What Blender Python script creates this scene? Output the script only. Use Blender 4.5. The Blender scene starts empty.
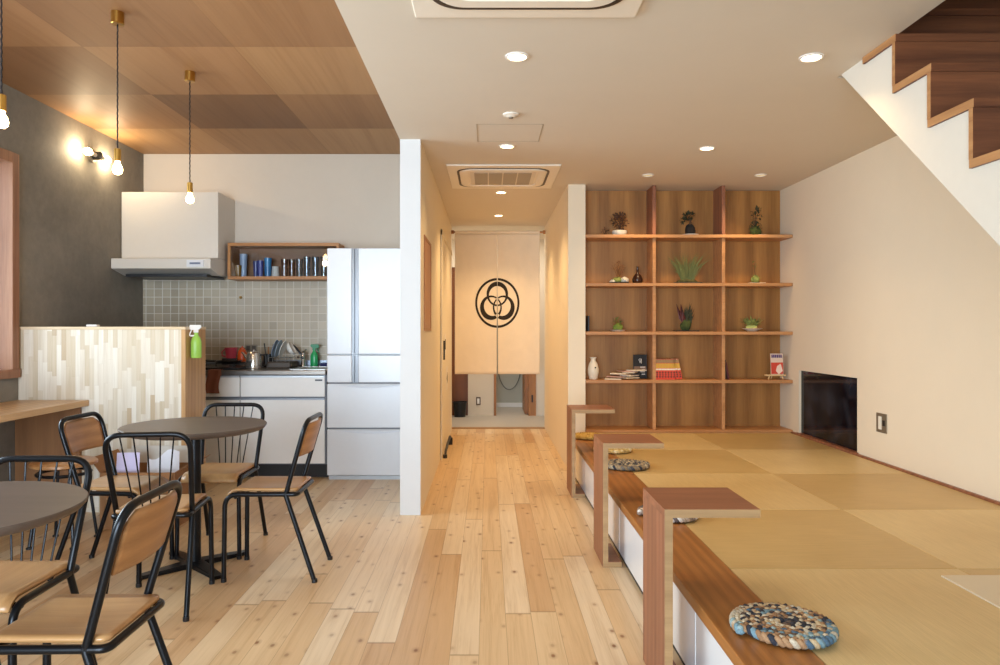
import bpy, bmesh, math, random
from mathutils import Vector, Matrix
random.seed(7)
PI = math.pi
scene = bpy.context.scene
col = scene.collection
F = 715.0; CX = 488.0; CY = 328.0; H = 1.18     # lens in pixels of a 1000x665 frame, eye height

def at(px, py, Y):
    return Vector(((px-CX)*Y/F, Y, H-(py-CY)*Y/F))
def ax(px, Y): return (px-CX)*Y/F
def az(py, Y): return H-(py-CY)*Y/F

# ------------------------------------------------------------------ materials
class NT:
    def __init__(s, name):
        s.m = bpy.data.materials.new(name); s.m.use_nodes = True
        s.t = s.m.node_tree; s.t.nodes.clear()
        s.out = s.n('ShaderNodeOutputMaterial')
    def n(s, ty, **kw):
        nd = s.t.nodes.new(ty)
        for k, v in kw.items(): setattr(nd, k, v)
        return nd
    def l(s, a, b): s.t.links.new(a, b)
    def math(s, op, a, b=None, c=None):
        nd = s.n('ShaderNodeMath', operation=op)
        for i, v in enumerate((a, b, c)):
            if v is None: continue
            if isinstance(v, (int, float)): nd.inputs[i].default_value = v
            else: s.l(v, nd.inputs[i])
        return nd.outputs[0]
    def ramp(s, fac, stops, interp='LINEAR'):
        nd = s.n('ShaderNodeValToRGB'); cr = nd.color_ramp; cr.interpolation = interp
        while len(cr.elements) < len(stops): cr.elements.new(0.5)
        for e, (p, c) in zip(cr.elements, stops):
            e.position = p; e.color = (*c, 1) if len(c) == 3 else c
        s.l(fac, nd.inputs[0]); return nd.outputs[0]
    def mix(s, fac, a, b, blend='MIX'):
        nd = s.n('ShaderNodeMix', data_type='RGBA', blend_type=blend)
        for v, i in ((fac, 0), (a, 6), (b, 7)):
            if isinstance(v, (int, float)): nd.inputs[i].default_value = v
            elif isinstance(v, tuple): nd.inputs[i].default_value = (*v, 1)
            else: s.l(v, nd.inputs[i])
        return nd.outputs[2]
    def bsdf(s, color, rough=0.5, **kw):
        b = s.n('ShaderNodeBsdfPrincipled')
        if isinstance(color, tuple): b.inputs['Base Color'].default_value = (*color, 1)
        else: s.l(color, b.inputs['Base Color'])
        if isinstance(rough, (int, float)): b.inputs['Roughness'].default_value = rough
        else: s.l(rough, b.inputs['Roughness'])
        for k, v in kw.items(): b.inputs[k.replace('_', ' ')].default_value = v
        s.l(b.outputs[0], s.out.inputs[0]); s.b = b; return b
    def bump(s, h, strength=0.2, dist=0.01):
        nd = s.n('ShaderNodeBump'); nd.inputs['Strength'].default_value = strength; nd.inputs['Distance'].default_value = dist
        s.l(h, nd.inputs['Height']); s.l(nd.outputs[0], s.b.inputs['Normal'])
    def coords(s, scale=(1,1,1), rot=(0,0,0), loc=(0,0,0)):
        tc = s.n('ShaderNodeTexCoord'); mp = s.n('ShaderNodeMapping')
        mp.inputs['Scale'].default_value = scale; mp.inputs['Rotation'].default_value = rot; mp.inputs['Location'].default_value = loc
        s.l(tc.outputs['Object'], mp.inputs[0]); return mp.outputs[0]
    def noise(s, vec, scale=5, detail=4, rough=0.5, dist=0.0):
        nd = s.n('ShaderNodeTexNoise'); nd.inputs['Scale'].default_value = scale; nd.inputs['Detail'].default_value = detail
        nd.inputs['Roughness'].default_value = rough; nd.inputs['Distortion'].default_value = dist
        s.l(vec, nd.inputs['Vector']); return nd.outputs[0]

def srgb(r, g, b):
    f = lambda c: (c/255/12.92) if c/255 <= 0.04045 else ((c/255+0.055)/1.055)**2.4
    return (f(r), f(g), f(b))
_cache = {}
def plain(r, g, b, rough=0.5, metal=0.0, **kw):
    k = ('plain', r, g, b, rough, metal, tuple(kw.items()))
    if k not in _cache:
        n = NT('paint_%d_%d_%d' % (r, g, b)); 
        v = n.noise(n.coords(), 30, 3)
        c = srgb(r, g, b)
        n.bsdf(n.ramp(v, [(0.3, tuple(x*0.985 for x in c)), (0.7, c)]), rough, Metallic=metal, **kw); _cache[k] = n.m
    return _cache[k]
def emis(r, g, b, s):
    k = ('em', r, g, b, s)
    if k not in _cache:
        n = NT('glow'); e = n.n('ShaderNodeEmission'); e.inputs[0].default_value = (*srgb(r, g, b), 1); e.inputs[1].default_value = s
        n.l(e.outputs[0], n.out.inputs[0]); _cache[k] = n.m
    return _cache[k]
def glass(r, g, b, gloss=0.12, alpha=0.0):
    k = ('gl', r, g, b, gloss, alpha)
    if k not in _cache:
        n = NT('glass'); tr = n.n('ShaderNodeBsdfTransparent'); tr.inputs[0].default_value = (*srgb(r, g, b), 1)
        gs = n.n('ShaderNodeBsdfGlossy'); gs.inputs['Roughness'].default_value = 0.03
        fr = n.n('ShaderNodeFresnel'); fr.inputs[0].default_value = 1.45
        f = n.math('ADD', n.math('MULTIPLY', fr.outputs[0], 1.0), gloss)
        mx = n.n('ShaderNodeMixShader'); n.l(f, mx.inputs[0]); n.l(tr.outputs[0], mx.inputs[1]); n.l(gs.outputs[0], mx.inputs[2])
        n.l(mx.outputs[0], n.out.inputs[0]); _cache[k] = n.m
    return _cache[k]
def wood(name, dark, light, axis='Z', scale=1.0, rough=0.45, contrast=1.0, ringy=0.5, knots=False):
    """streaky timber: noise stretched along the grain plus soft cathedral rings"""
    n = NT(name)
    a, c = 0.5*scale, 9.0*scale
    s = {'X': (a, c, c), 'Y': (c, a, c), 'Z': (c, c, a)}[axis]
    v = n.coords(s)
    n1 = n.noise(v, 1.6, 5, 0.6, 0.6)
    fine = n.noise(n.coords(tuple(q*7 for q in s)), 1.5, 4, 0.6)
    wv = n.n('ShaderNodeTexWave', wave_type='RINGS', rings_direction=axis); n.l(n.coords(tuple(q*0.33 for q in s), loc=(.3,.2,.1)), wv.inputs[0])
    wv.inputs['Scale'].default_value = 1.7; wv.inputs['Distortion'].default_value = 5; wv.inputs['Detail'].default_value = 2
    wv.inputs['Detail Scale'].default_value = 0.7
    f = n.math('ADD', n.math('MULTIPLY', n1, 0.55), n.math('MULTIPLY', wv.outputs[1], 0.22*ringy))
    f = n.math('ADD', f, n.math('MULTIPLY', fine, 0.28))
    lo, hi = 0.5-0.22/contrast, 0.5+0.22/contrast
    cc = n.ramp(f, [(lo, srgb(*dark)), (hi, srgb(*light))])
    if knots:
        vo = n.n('ShaderNodeTexVoronoi'); n.l(n.coords({'X': (1,3.2,3.2), 'Y': (3.2,1,3.2), 'Z': (3.2,3.2,1)}[axis]), vo.inputs[0]); vo.inputs['Scale'].default_value = 1.6
        k = n.ramp(vo.outputs[0], [(0.0, (1,1,1)), (0.07, (0.6,)*3), (0.2, (0,0,0))])
        cc = n.mix(n.math('MULTIPLY', k, 0.65), cc, srgb(*[q*0.5 for q in dark]))
    n.bsdf(cc, rough); n.bump(fine, 0.05, 0.002)
    return n.m
def boards(name, width, length, u, v, palette, rough=0.4, knots=True, grain=1.0, seam=0.012, seamcol=0.6, endseam=0.004, u0=50.013, v0=50.0, stagger=7.31, soft=1.0):
    """strips `width` across axis u, `length` along axis v, every strip piece with its own tint, grain and knots"""
    n = NT(name)
    tc = n.n('ShaderNodeTexCoord'); sp = n.n('ShaderNodeSeparateXYZ'); n.l(tc.outputs['Object'], sp.inputs[0])
    U = sp.outputs['XYZ'.index(u)]; V = sp.outputs['XYZ'.index(v)]
    us = n.math('DIVIDE', n.math('ADD', U, u0), width); ui = n.math('FLOOR', us); uf = n.math('FRACT', us)
    w1 = n.n('ShaderNodeTexWhiteNoise', noise_dimensions='1D'); n.l(ui, w1.inputs['W'])
    vs = n.math('ADD', n.math('DIVIDE', n.math('ADD', V, v0), length), n.math('MULTIPLY', w1.outputs[0], stagger))
    vi = n.math('FLOOR', vs); vf = n.math('FRACT', vs)
    cid = n.n('ShaderNodeCombineXYZ'); n.l(ui, cid.inputs[0]); n.l(vi, cid.inputs[1])
    w2 = n.n('ShaderNodeTexWhiteNoise', noise_dimensions='3D'); n.l(cid.outputs[0], w2.inputs['Vector'])
    N = len(palette)
    base = n.ramp(w2.outputs[0], [(i/N, srgb(*p)) for i, p in enumerate(palette)], 'CONSTANT') if N > 4 else n.ramp(w2.outputs[0], [(i/max(1, N-1), srgb(*p)) for i, p in enumerate(palette)])
    # grain : per-piece offset coordinates
    off = n.n('ShaderNodeCombineXYZ')
    r2 = n.math('MULTIPLY', w2.outputs[0], 37.0)
    n.l(n.math('ADD', n.math('MULTIPLY', U, 22.0*grain), r2), off.inputs[0]); n.l(n.math('ADD', n.math('MULTIPLY', V, 0.9*grain), n.math('MULTIPLY', r2, 3.1)), off.inputs[1])
    g = n.noise(off.outputs[0], 1.0, 5, 0.65, 0.8)
    off2 = n.n('ShaderNodeCombineXYZ')
    n.l(n.math('ADD', n.math('MULTIPLY', U, 90.0*grain), r2), off2.inputs[0]); n.l(n.math('ADD', n.math('MULTIPLY', V, 2.2*grain), r2), off2.inputs[1])
    g2 = n.noise(off2.outputs[0], 1.0, 3, 0.6, 1.2)
    gg = n.math('ADD', n.math('MULTIPLY', g, 0.65), n.math('MULTIPLY', g2, 0.35))
    d = lambda q: 1-(1-q)*soft
    shade = n.ramp(gg, [(0.30, (d(0.76), d(0.68), d(0.58))), (0.5, (d(0.97), d(0.95), d(0.92))), (0.68, (1.05, 1.05, 1.05))])
    c = n.mix(1.0, base, shade, 'MULTIPLY')
    if knots:
        kv = n.n('ShaderNodeCombineXYZ'); n.l(n.math('ADD', n.math('MULTIPLY', U, 11.0), r2), kv.inputs[0]); n.l(n.math('ADD', n.math('MULTIPLY', V, 6.5), r2), kv.inputs[1])
        vo = n.n('ShaderNodeTexVoronoi', voronoi_dimensions='2D'); n.l(kv.outputs[0], vo.inputs['Vector']); vo.inputs['Scale'].default_value = 1.0
        wk = n.n('ShaderNodeSeparateColor'); n.l(vo.outputs['Color'], wk.inputs[0])
        has = n.math('MULTIPLY', n.math('GREATER_THAN', wk.outputs[0], 0.5), wk.outputs[1])
        k = n.ramp(vo.outputs['Distance'], [(0.0, (1,1,1)), (0.06, (0.85,)*3), (0.10, (0.3,)*3), (0.22, (0,0,0))])
        c = n.mix(n.math('MULTIPLY', n.math('MULTIPLY', k, has), 1.1), c, srgb(128, 78, 40))
    e1 = n.math('MINIMUM', uf, n.math('SUBTRACT', 1.0, uf)); e2 = n.math('MINIMUM', vf, n.math('SUBTRACT', 1.0, vf))
    m = n.math('MAXIMUM', n.math('LESS_THAN', e1, seam), n.math('LESS_THAN', e2, endseam))
    c = n.mix(n.math('MULTIPLY', m, seamcol), c, srgb(120, 84, 48))
    n.bsdf(c, rough); n.bump(n.math('SUBTRACT', 1.0, m), 0.15, 0.002)
    return n.m
def plaster(name, c, rough=0.85, mott=0.05, scale=3.0, bump=0.08):
    n = NT(name); v = n.coords()
    a = n.noise(v, scale, 6, 0.6, 0.3); b = n.noise(v, scale*14, 4, 0.6)
    f = n.math('ADD', n.math('MULTIPLY', a, 0.75), n.math('MULTIPLY', b, 0.25))
    cl = srgb(*c)
    n.bsdf(n.ramp(f, [(0.3, tuple(x*(1-mott*1.6) for x in cl)), (0.7, tuple(min(1, x*(1+mott)) for x in cl))]), rough)
    n.bump(b, bump, 0.004); return n.m
def tiles(name, c, grout, size, u, v, gap=0.03):
    n = NT(name); tc = n.n('ShaderNodeTexCoord'); sp = n.n('ShaderNodeSeparateXYZ'); n.l(tc.outputs['Object'], sp.inputs[0])
    es = []; ids = []
    for a in (u, v):
        s_ = n.math('DIVIDE', n.math('ADD', sp.outputs['XYZ'.index(a)], 20.0), size); f = n.math('FRACT', s_); ids.append(n.math('FLOOR', s_))
        es.append(n.math('MINIMUM', f, n.math('SUBTRACT', 1.0, f)))
    e = n.math('MINIMUM', es[0], es[1]); m = n.ramp(e, [(gap*0.8, (1,1,1)), (gap*1.5, (0,0,0))])
    cid = n.n('ShaderNodeCombineXYZ'); n.l(ids[0], cid.inputs[0]); n.l(ids[1], cid.inputs[1])
    w = n.n('ShaderNodeTexWhiteNoise', noise_dimensions='3D'); n.l(cid.outputs[0], w.inputs['Vector'])
    cl = srgb(*c); base = n.ramp(w.outputs[0], [(0, tuple(x*0.9 for x in cl)), (1, tuple(x*1.08 for x in cl))])
    n.bsdf(n.mix(m, base, srgb(*grout)), n.math('ADD', n.math('MULTIPLY', m, 0.5), 0.22)); n.bump(n.math('SUBTRACT', 1.0, m), 0.3, 0.003)
    return n.m
def attr_mat(name, rough=0.85):
    n = NT(name); a = n.n('ShaderNodeVertexColor'); a.layer_name = 'Col'
    f = n.noise(n.coords(), 220, 3)
    n.bsdf(n.mix(1.0, a.outputs[0], n.ramp(f, [(0.3, (0.75,)*3), (0.7, (1.1,)*3)]), 'MULTIPLY'), rough); return n.m
def band_mat(name, axis, stops, rough=0.5):
    """flat bands along one object axis (printed spines and covers)"""
    n = NT(name); tc = n.n('ShaderNodeTexCoord'); sp = n.n('ShaderNodeSeparateXYZ'); n.l(tc.outputs['Object'], sp.inputs[0])
    n.bsdf(n.ramp(n.math('MULTIPLY', sp.outputs['XYZ'.index(axis)], 1.0), [(p, srgb(*c)) for p, c in stops], 'CONSTANT'), rough); return n.m

# ------------------------------------------------------------------ mesh building
class MB:
    def __init__(s): s.bm = bmesh.new(); s.cols = None
    def box(s, x0, y0, z0, x1, y1, z1):
        v = [s.bm.verts.new(p) for p in ((x0,y0,z0),(x1,y0,z0),(x1,y1,z0),(x0,y1,z0),(x0,y0,z1),(x1,y0,z1),(x1,y1,z1),(x0,y1,z1))]
        for f in ((0,3,2,1),(4,5,6,7),(0,1,5,4),(1,2,6,5),(2,3,7,6),(3,0,4,7)): s.bm.faces.new([v[i] for i in f])
        return s
    def prism(s, pts, axis, a, b):
        """polygon pts in the plane across `axis`, extruded from a to b"""
        def mk(p, t): return {'X': (t, p[0], p[1]), 'Y': (p[0], t, p[1]), 'Z': (p[0], p[1], t)}[axis]
        v0 = [s.bm.verts.new(mk(p, a)) for p in pts]; v1 = [s.bm.verts.new(mk(p, b)) for p in pts]
        n = len(pts); s.bm.faces.new(v0); s.bm.faces.new(v1[::-1])
        for i in range(n): s.bm.faces.new((v0[i], v1[i], v1[(i+1) % n], v0[(i+1) % n]))
        return s
    def tube(s, path, r, seg=10, closed=False, caps=True):
        P = [Vector(p) for p in path]; n = len(P); R = r if isinstance(r, (list, tuple)) else [r]*n
        rings = []; prev = None
        for i in range(n):
            if closed: d = P[(i+1) % n]-P[i-1]
            else: d = P[min(i+1, n-1)]-P[max(i-1, 0)]
            d.normalize()
            if prev is None:
                q = Vector((0,0,1)) if abs(d.z) < 0.9 else Vector((1,0,0)); u = d.cross(q).normalized()
            else:
                u = prev-d*prev.dot(d)
                u = u.normalized() if u.length > 1e-6 else d.orthogonal().normalized()
            prev = u; w = d.cross(u)
            rings.append([s.bm.verts.new(P[i]+(u*math.cos(2*PI*k/seg)+w*math.sin(2*PI*k/seg))*R[i]) for k in range(seg)])
        for i in range(n if closed else n-1):
            a, b = rings[i], rings[(i+1) % n]
            for k in range(seg): s.bm.faces.new((a[k], a[(k+1) % seg], b[(k+1) % seg], b[k]))
        if caps and not closed: s.bm.faces.new(rings[0][::-1]); s.bm.faces.new(rings[-1])
        return s
    def lathe(s, prof, seg=32, c=(0,0,0), axis='Z', sx=1.0, sy=1.0):
        rings = []
        def mk(a, b, h): return {'Z': (c[0]+a, c[1]+b, c[2]+h), 'Y': (c[0]+a, c[1]+h, c[2]+b), 'X': (c[0]+h, c[1]+a, c[2]+b)}[axis]
        for r, h in prof:
            if r < 1e-6: rings.append([s.bm.verts.new(mk(0, 0, h))])
            else: rings.append([s.bm.verts.new(mk(r*sx*math.cos(2*PI*k/seg), r*sy*math.sin(2*PI*k/seg), h)) for k in range(seg)])
        for a, b in zip(rings, rings[1:]):
            for k in range(seg):
                k2 = (k+1) % seg
                if len(a) == 1 and len(b) == 1: continue
                if len(a) == 1: s.bm.faces.new((a[0], b[k2], b[k]))
                elif len(b) == 1: s.bm.faces.new((a[k], a[k2], b[0]))
                else: s.bm.faces.new((a[k], a[k2], b[k2], b[k]))
        return s
    def grid(s, fn, nu, nv):
        v = [[s.bm.verts.new(fn(i/nu, j/nv)) for j in range(nv+1)] for i in range(nu+1)]
        for i in range(nu):
            for j in range(nv): s.bm.faces.new((v[i][j], v[i+1][j], v[i+1][j+1], v[i][j+1]))
        return s
    def quad(s, a, b, c, d): s.bm.faces.new([s.bm.verts.new(p) for p in (a, b, c, d)]); return s
    def leaf(s, p, d, up, ln, wd):
        p = Vector(p); d = Vector(d).normalized(); sd = d.cross(Vector(up)); sd = sd.normalized() if sd.length > 1e-4 else d.orthogonal().normalized()
        nrm = sd.cross(d)
        a = [p, p+d*ln*0.45+sd*wd*0.5+nrm*ln*0.05, p+d*ln, p+d*ln*0.45-sd*wd*0.5+nrm*ln*0.05]
        s.bm.faces.new([s.bm.verts.new(q) for q in a]); return s
    def blob(s, c, rx, ry, rz, amp=0.15, seg=14, rings=8, seed=0):
        rd = random.Random(seed); ph = [rd.random()*6 for _ in range(4)]
        def fn(u, v):
            th = u*2*PI; fi = (v-0.5)*PI
            k = 1+amp*(math.sin(3*th+ph[0])*math.cos(2*fi+ph[1])+0.5*math.sin(5*th+ph[2]+4*fi))
            return (c[0]+rx*k*math.cos(th)*math.cos(fi), c[1]+ry*k*math.sin(th)*math.cos(fi), c[2]+rz*k*math.sin(fi))
        return s.grid(fn, seg, rings)
    def build(s, name, mat, parent=None, loc=(0,0,0), rot=(0,0,0), smooth=False, bevel=0, bseg=2, solid=0):
        bmesh.ops.remove_doubles(s.bm, verts=s.bm.verts, dist=1e-6)
        bmesh.ops.recalc_face_normals(s.bm, faces=s.bm.faces)
        me = bpy.data.meshes.new(name); s.bm.to_mesh(me); s.bm.free()
        if smooth:
            for p in me.polygons: p.use_smooth = True
            me.set_sharp_from_angle(angle=math.radians(42))
        for m in (mat if isinstance(mat, list) else [mat]): me.materials.append(m)
        o = bpy.data.objects.new(name, me); col.objects.link(o); o.location = loc; o.rotation_euler = rot
        if parent is not None: o.parent = parent
        if solid:
            md = o.modifiers.new('thickness', 'SOLIDIFY'); md.thickness = solid; md.offset = 0
        if bevel:
            md = o.modifiers.new('edge', 'BEVEL'); md.width = bevel; md.segments = bseg; md.limit_method = 'ANGLE'
        return o

def fillet(pts, rad, n=5, closed=False):
    P = [Vector(p) for p in pts]; out = []; N = len(P)
    for i in range(N):
        if not closed and i in (0, N-1): out.append(P[i]); continue
        r = rad[i] if isinstance(rad, (list, tuple)) else rad
        a = P[i-1]-P[i]; b = P[(i+1) % N]-P[i]
        t = min(r, a.length*0.49, b.length*0.49)
        if t < 1e-5: out.append(P[i]); continue
        p0 = P[i]+a.normalized()*t; p2 = P[i]+b.normalized()*t
        for k in range(n+1):
            u = k/n; out.append(p0*(1-u)**2+P[i]*2*u*(1-u)+p2*u*u)
    return out
def sweep(path, r, seg=10, **k):
    return MB().tube(path, r, seg, **k)

def empty(name, loc=(0,0,0), rz=0.0):
    o = bpy.data.objects.new(name, None); col.objects.link(o); o.location = loc; o.rotation_euler = (0,0,rz); o.empty_display_size = 0.1
    return o
def tag(o, label, cat, group=None, kind=None):
    o['label'] = label; o['category'] = cat
    if group: o['group'] = group
    if kind: o['kind'] = kind
    return o
def thing(name, label, cat, loc=(0,0,0), rz=0.0, group=None):
    return tag(empty(name, loc, rz), label, cat, group)
def struct(name, mb, mat, label=None, **k):
    o = mb.build(name, mat, **k); o['kind'] = 'structure'
    if label: o['label'] = label
    return o
def dup(root, loc, rz=None, label=None, group=None):
    r = root.copy(); col.objects.link(r); r.location = loc
    if rz is not None: r.rotation_euler = (0,0,rz)
    if label: r['label'] = label
    if group: r['group'] = group
    for ch in list(root.children):
        c = ch.copy(); col.objects.link(c); c.parent = r
        for g in list(ch.children):
            d = g.copy(); col.objects.link(d); d.parent = c
    return r
# ------------------------------------------------------------------ shared materials
M_white = plaster('white_wallpaper', (228, 218, 202), 0.9, 0.012, 4, 0.05)
M_ceil = plaster('white_ceiling', (216, 205, 187), 0.9, 0.012, 3, 0.03)
M_grey = plaster('grey_mortar', (128, 122, 112), 0.75, 0.22, 1.6, 0.15)
M_beige = plaster('beige_wallpaper', (208, 196, 180), 0.9, 0.02, 3, 0.04)
M_floor = boards('pine_floor', 0.105, 1.83, 'X', 'Y', [(220,192,154), (214,182,140), (224,200,166), (209,175,132), (220,192,152), (226,204,172), (203,166,124), (217,187,146)], 0.36, seamcol=0.42)
M_plyceil = boards('plywood_ceiling', 0.818, 0.793, 'X', 'Y', [(166,126,84), (138,99,64), (178,139,97), (126,90,58), (158,116,76), (148,108,70)], 0.55, knots=False, grain=0.26, seam=0.004, seamcol=0.4, endseam=0.004, u0=0.557+.818*80, v0=0.793*93-3.863, stagger=0.0, soft=1.0)
M_lam = boards('finger_jointed_panel', 0.030, 0.26, 'X', 'Z', [(214,203,186), (206,193,172), (220,211,196), (201,185,160), (216,205,188), (203,187,163), (222,214,200), (190,169,141), (218,208,192), (212,199,179)], 0.32, knots=False, grain=1.6, seam=0.02, seamcol=0.12, endseam=0.004, soft=0.7)
M_walnutply = wood('reddish_ply_face', (118,72,48), (172,112,80), 'X', 1.2, 0.45)
M_walnutply_z = wood('reddish_ply_face_upright', (118,72,48), (168,110,80), 'Z', 1.2, 0.45)
M_plyedge = wood('pale_ply_edge', (142,108,68), (182,146,100), 'X', 1.0, 0.55)
M_shelf = wood('shelf_back_ply', (126,80,32), (184,130,66), 'Z', 0.9, 0.5, 0.9, 1.0)
M_shelfboard = wood('shelf_board', (164,112,66), (208,154,102), 'X', 1.3, 0.45)
M_kamachi = wood('stained_edge_board', (128,78,34), (184,122,62), 'Y', 1.6, 0.38, 0.8, 0.8, knots=True)
M_stair = wood('dark_stair_wood', (86,46,26), (140,84,50), 'X', 1.2, 0.5)
M_stairedge_lit = wood('stair_edge_lit_wood', (150,98,56), (196,146,94), 'Y', 1.4, 0.5)  # paler edge wood, with light from the left put into its colour
M_desk = wood('counter_board', (150,110,70), (206,168,120), 'Y', 1.2, 0.38, 1.0, 1.0)
M_jamb = wood('window_jamb_wood', (120,78,54), (170,122,90), 'Z', 1.0, 0.5)
M_boxwood = wood('box_shelf_wood', (150,96,44), (196,138,74), 'X', 1.2, 0.45)
M_seat = wood('plywood_seat', (158,112,68), (204,160,108), 'X', 1.3, 0.3, 0.8, 0.5)
M_back = wood('plywood_chair_back', (140,94,54), (184,134,84), 'Y', 1.2, 0.35, 0.9, 0.9)
M_black = plain(22, 22, 24, 0.38)
M_blackmetal = plain(26, 27, 30, 0.32, 0.6)
M_steel = plain(170, 168, 164, 0.3, 1.0)
M_chrome = plain(210, 210, 210, 0.12, 1.0)
M_brass = plain(186, 142, 70, 0.3, 1.0)
M_gloss = plain(236, 234, 230, 0.18)
M_fridge = plain(216,217,219, 0.27)
M_panelw = plain(238, 238, 238, 0.22)
M_greymetal = plain(96, 98, 102, 0.35, 0.4)
M_dark = plain(34, 30, 27, 0.6)
M_cream = plain(226, 214, 192, 0.45)
M_ac = plain(238, 228, 210, 0.45)

ZC = 2.37; ZW = 2.70; XL = -3.01; XR = 2.53; ZT = 0.31
# ------------------------------------------------------------------ the setting
struct('floor', MB().box(-3.3, -2.3, -0.12, 2.7, 8.42, 0), M_floor, 'pine board floor with knots running down the corridor')
struct('floor_washroom', MB().box(-0.9, 8.42, -0.12, 1.2, 10.9, 0.0), plain(196,190,180,0.5), 'pale grey floor beyond the curtain')
WY0, WY1, WZ0, WZ1 = 0.9, 4.53, 0.885, 2.255      # window opening in the left wall
m = MB(); m.box(-3.27, -2.3, 0, XL, 6.4, WZ0); m.box(-3.27, -2.3, WZ1, XL, 6.4, 2.82); m.box(-3.27, WY1, WZ0, XL, 6.4, WZ1); m.box(-3.27, -2.3, WZ0, XL, WY0, WZ1)
struct('wall_left', m, M_grey, 'grey mortar wall behind the kitchen and window counter')
m = MB(); t = 0.035
m.box(-3.29, WY1-t, WZ0, XL+0.022, WY1+0.03, WZ1+0.03); m.box(-3.29, WY0-0.03, WZ0, XL+0.022, WY0+t, WZ1+0.03)
m.box(-3.29, WY0+t, WZ1-t, XL+0.022, WY1-t, WZ1+0.03); m.box(-3.29, WY0-0.03, WZ0-0.02, XL+0.03, WY1+0.03, WZ0+t)
w1 = struct('window_1', m, M_jamb, 'deep wooden window frame in the grey wall', bevel=0.003)
o = MB().box(-3.245, WY0+t, WZ0+t, -3.239, WY1-t, WZ1-t).build('window_pane', glass(245,250,252,0.04), w1)
m = MB()
m.box(2.53, -2.3, 0, 2.70, 6.36, 0.315); m.box(2.53, -2.3, 0.315, 2.70, 4.90, 4.7); m.box(2.53, 4.90, 0.836, 2.70, 5.82, 4.7); m.box(2.53, 5.82, 0.315, 2.70, 6.36, 4.7)
struct('wall_right', m, plaster('white_wallpaper_warm_lit', (230, 215, 190), 0.9, 0.012, 4, 0.05), 'white wall tinted warm by lamplight beside the tatami floor')  # white wall paper with warm lamplight put into its colour
struct('wall_kitchen', MB().box(-3.27, 6.25, 0, -0.555, 6.40, 2.82), M_beige, 'beige wall above the kitchen tiles')
struct('wall_tile', MB().box(XL, 6.238, 0.80, -1.20, 6.25, 1.62), tiles('grey_tile', (178,164,142), (208,200,184), 0.0715, 'X', 'Z'), 'square grey tile splashback over the sink')
struct('wall_corridor_left', MB().box(-0.555, 4.51, 0, -0.426, 8.42, 2.82), [plaster('white_wallpaper_daylit', (210, 209, 207), 0.9, 0.012, 4, 0.05), plaster('white_wallpaper_lamplit', (234, 220, 194), 0.9, 0.012, 4, 0.05)], 'white wall end between kitchen and corridor')  # one white paper: cool daylight and warm lamplight tinted into separate slots
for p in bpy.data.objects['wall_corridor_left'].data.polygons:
    if p.normal.x > .9: p.material_index = 1  # corridor face takes the slot tinted by lamplight
struct('wall_corridor_right', MB().box(0.665, 5.93, 0, 0.808, 8.42, ZC+.02), plaster('white_wallpaper_lamplit', (234, 220, 194), 0.9, 0.012, 4, 0.05), 'white wall tinted warm by lamplight between corridor and shelf')  # same white paper, lamplight tinted into its colour
struct('wall_shelf', MB().box(0.808, 6.21, 0, 2.53, 6.36, ZC+.02), M_white)
m = MB()                                                   # low ceiling with the stair opening
m.box(-0.557, -2.3, ZC, 1.66, 8.42, 2.75); m.box(1.66, 3.40, ZC, 2.53, 6.36, 2.75); m.box(1.66, -2.3, ZC, 2.53, 0.55, 2.75)
struct('ceiling', m, M_ceil, 'low white ceiling with downlights')
struct('ceiling_plywood', MB().box(-3.27, -2.3, ZW, -0.557, 6.40, 2.82), M_plyceil, 'raised plywood panel ceiling over the dining tables')
struct('ceiling_washroom', MB().box(-0.9, 8.42, ZC, 1.2, 10.9, 2.5), M_ceil)
struct('ceiling_stairwell', MB().box(1.4, 0.3, 4.6, 2.7, 4.4, 4.7), M_white)
m = MB(); m.box(1.5, 0.4, 2.75, 1.62, 4.2, 4.6); m.box(1.62, 4.2, 2.75, 2.53, 4.3, 4.6); m.box(1.62, 0.3, 2.75, 2.53, 0.4, 4.6)
struct('wall_stairwell', m, plain(96,66,46,0.8))
# behind the camera : wall with a wide glazed opening on the street
m = MB(); m.box(-3.27, -2.42, 0, -2.7, -2.3, 2.82); m.box(0.2, -2.42, 0, 2.7, -2.3, 4.7); m.box(-2.7, -2.42, 2.25, 0.2, -2.3, 2.82)
struct('wall_front', m, M_white)
# rooms beyond the curtain
YB = 9.64
m = MB(); m.box(-0.9, 8.42, 0, -0.62, 10.9, 2.4); m.box(0.80, 8.42, 0, 1.2, 10.9, 2.4)
struct('wall_washroom_side', m, M_white)
m = MB(); m.box(-0.27, YB, 0, 0.085, YB+.1, ZC); m.box(0.64, YB, 0, 0.80, YB+.1, ZC); m.box(0.085, YB, 2.0, 0.64, YB+.1, ZC); m.box(-0.62, YB, 2.0, -0.27, YB+.1, ZC)
struct('wall_washroom', m, M_white, 'white wall seen under the curtain')
struct('wall_washroom_back', MB().box(-0.62, 10.72, 0, 0.8, 10.86, ZC), plain(186,184,170,0.6))
struct('baseboard_washroom', MB().box(-0.1, 10.70, 0, 0.8, 10.72, 0.06), M_gloss)
M_doorwood = wood('washroom_door_wood', (140,88,40), (190,130,66), 'Z', 1.0, 0.45)
struct('door_3', MB().box(-0.615, YB+.02, 0, -0.27, YB+.06, 2.0), wood('dark_door', (96,54,26), (134,80,42), 'Z', 1.0, 0.45), 'dark brown door behind the bin')
struct('trim_washroom', MB().box(0.078, YB-.02, 0, 0.112, YB+.12, 2.0), M_doorwood, 'wooden door jamb under the curtain')
dr = struct('door_2', MB().box(0.545, YB-.02, 0, 0.645, YB+.1, 2.0).box(0.50, YB+.1, 0.01, 0.545, YB+.75, 1.98), M_doorwood, 'open wooden washroom door')
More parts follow.
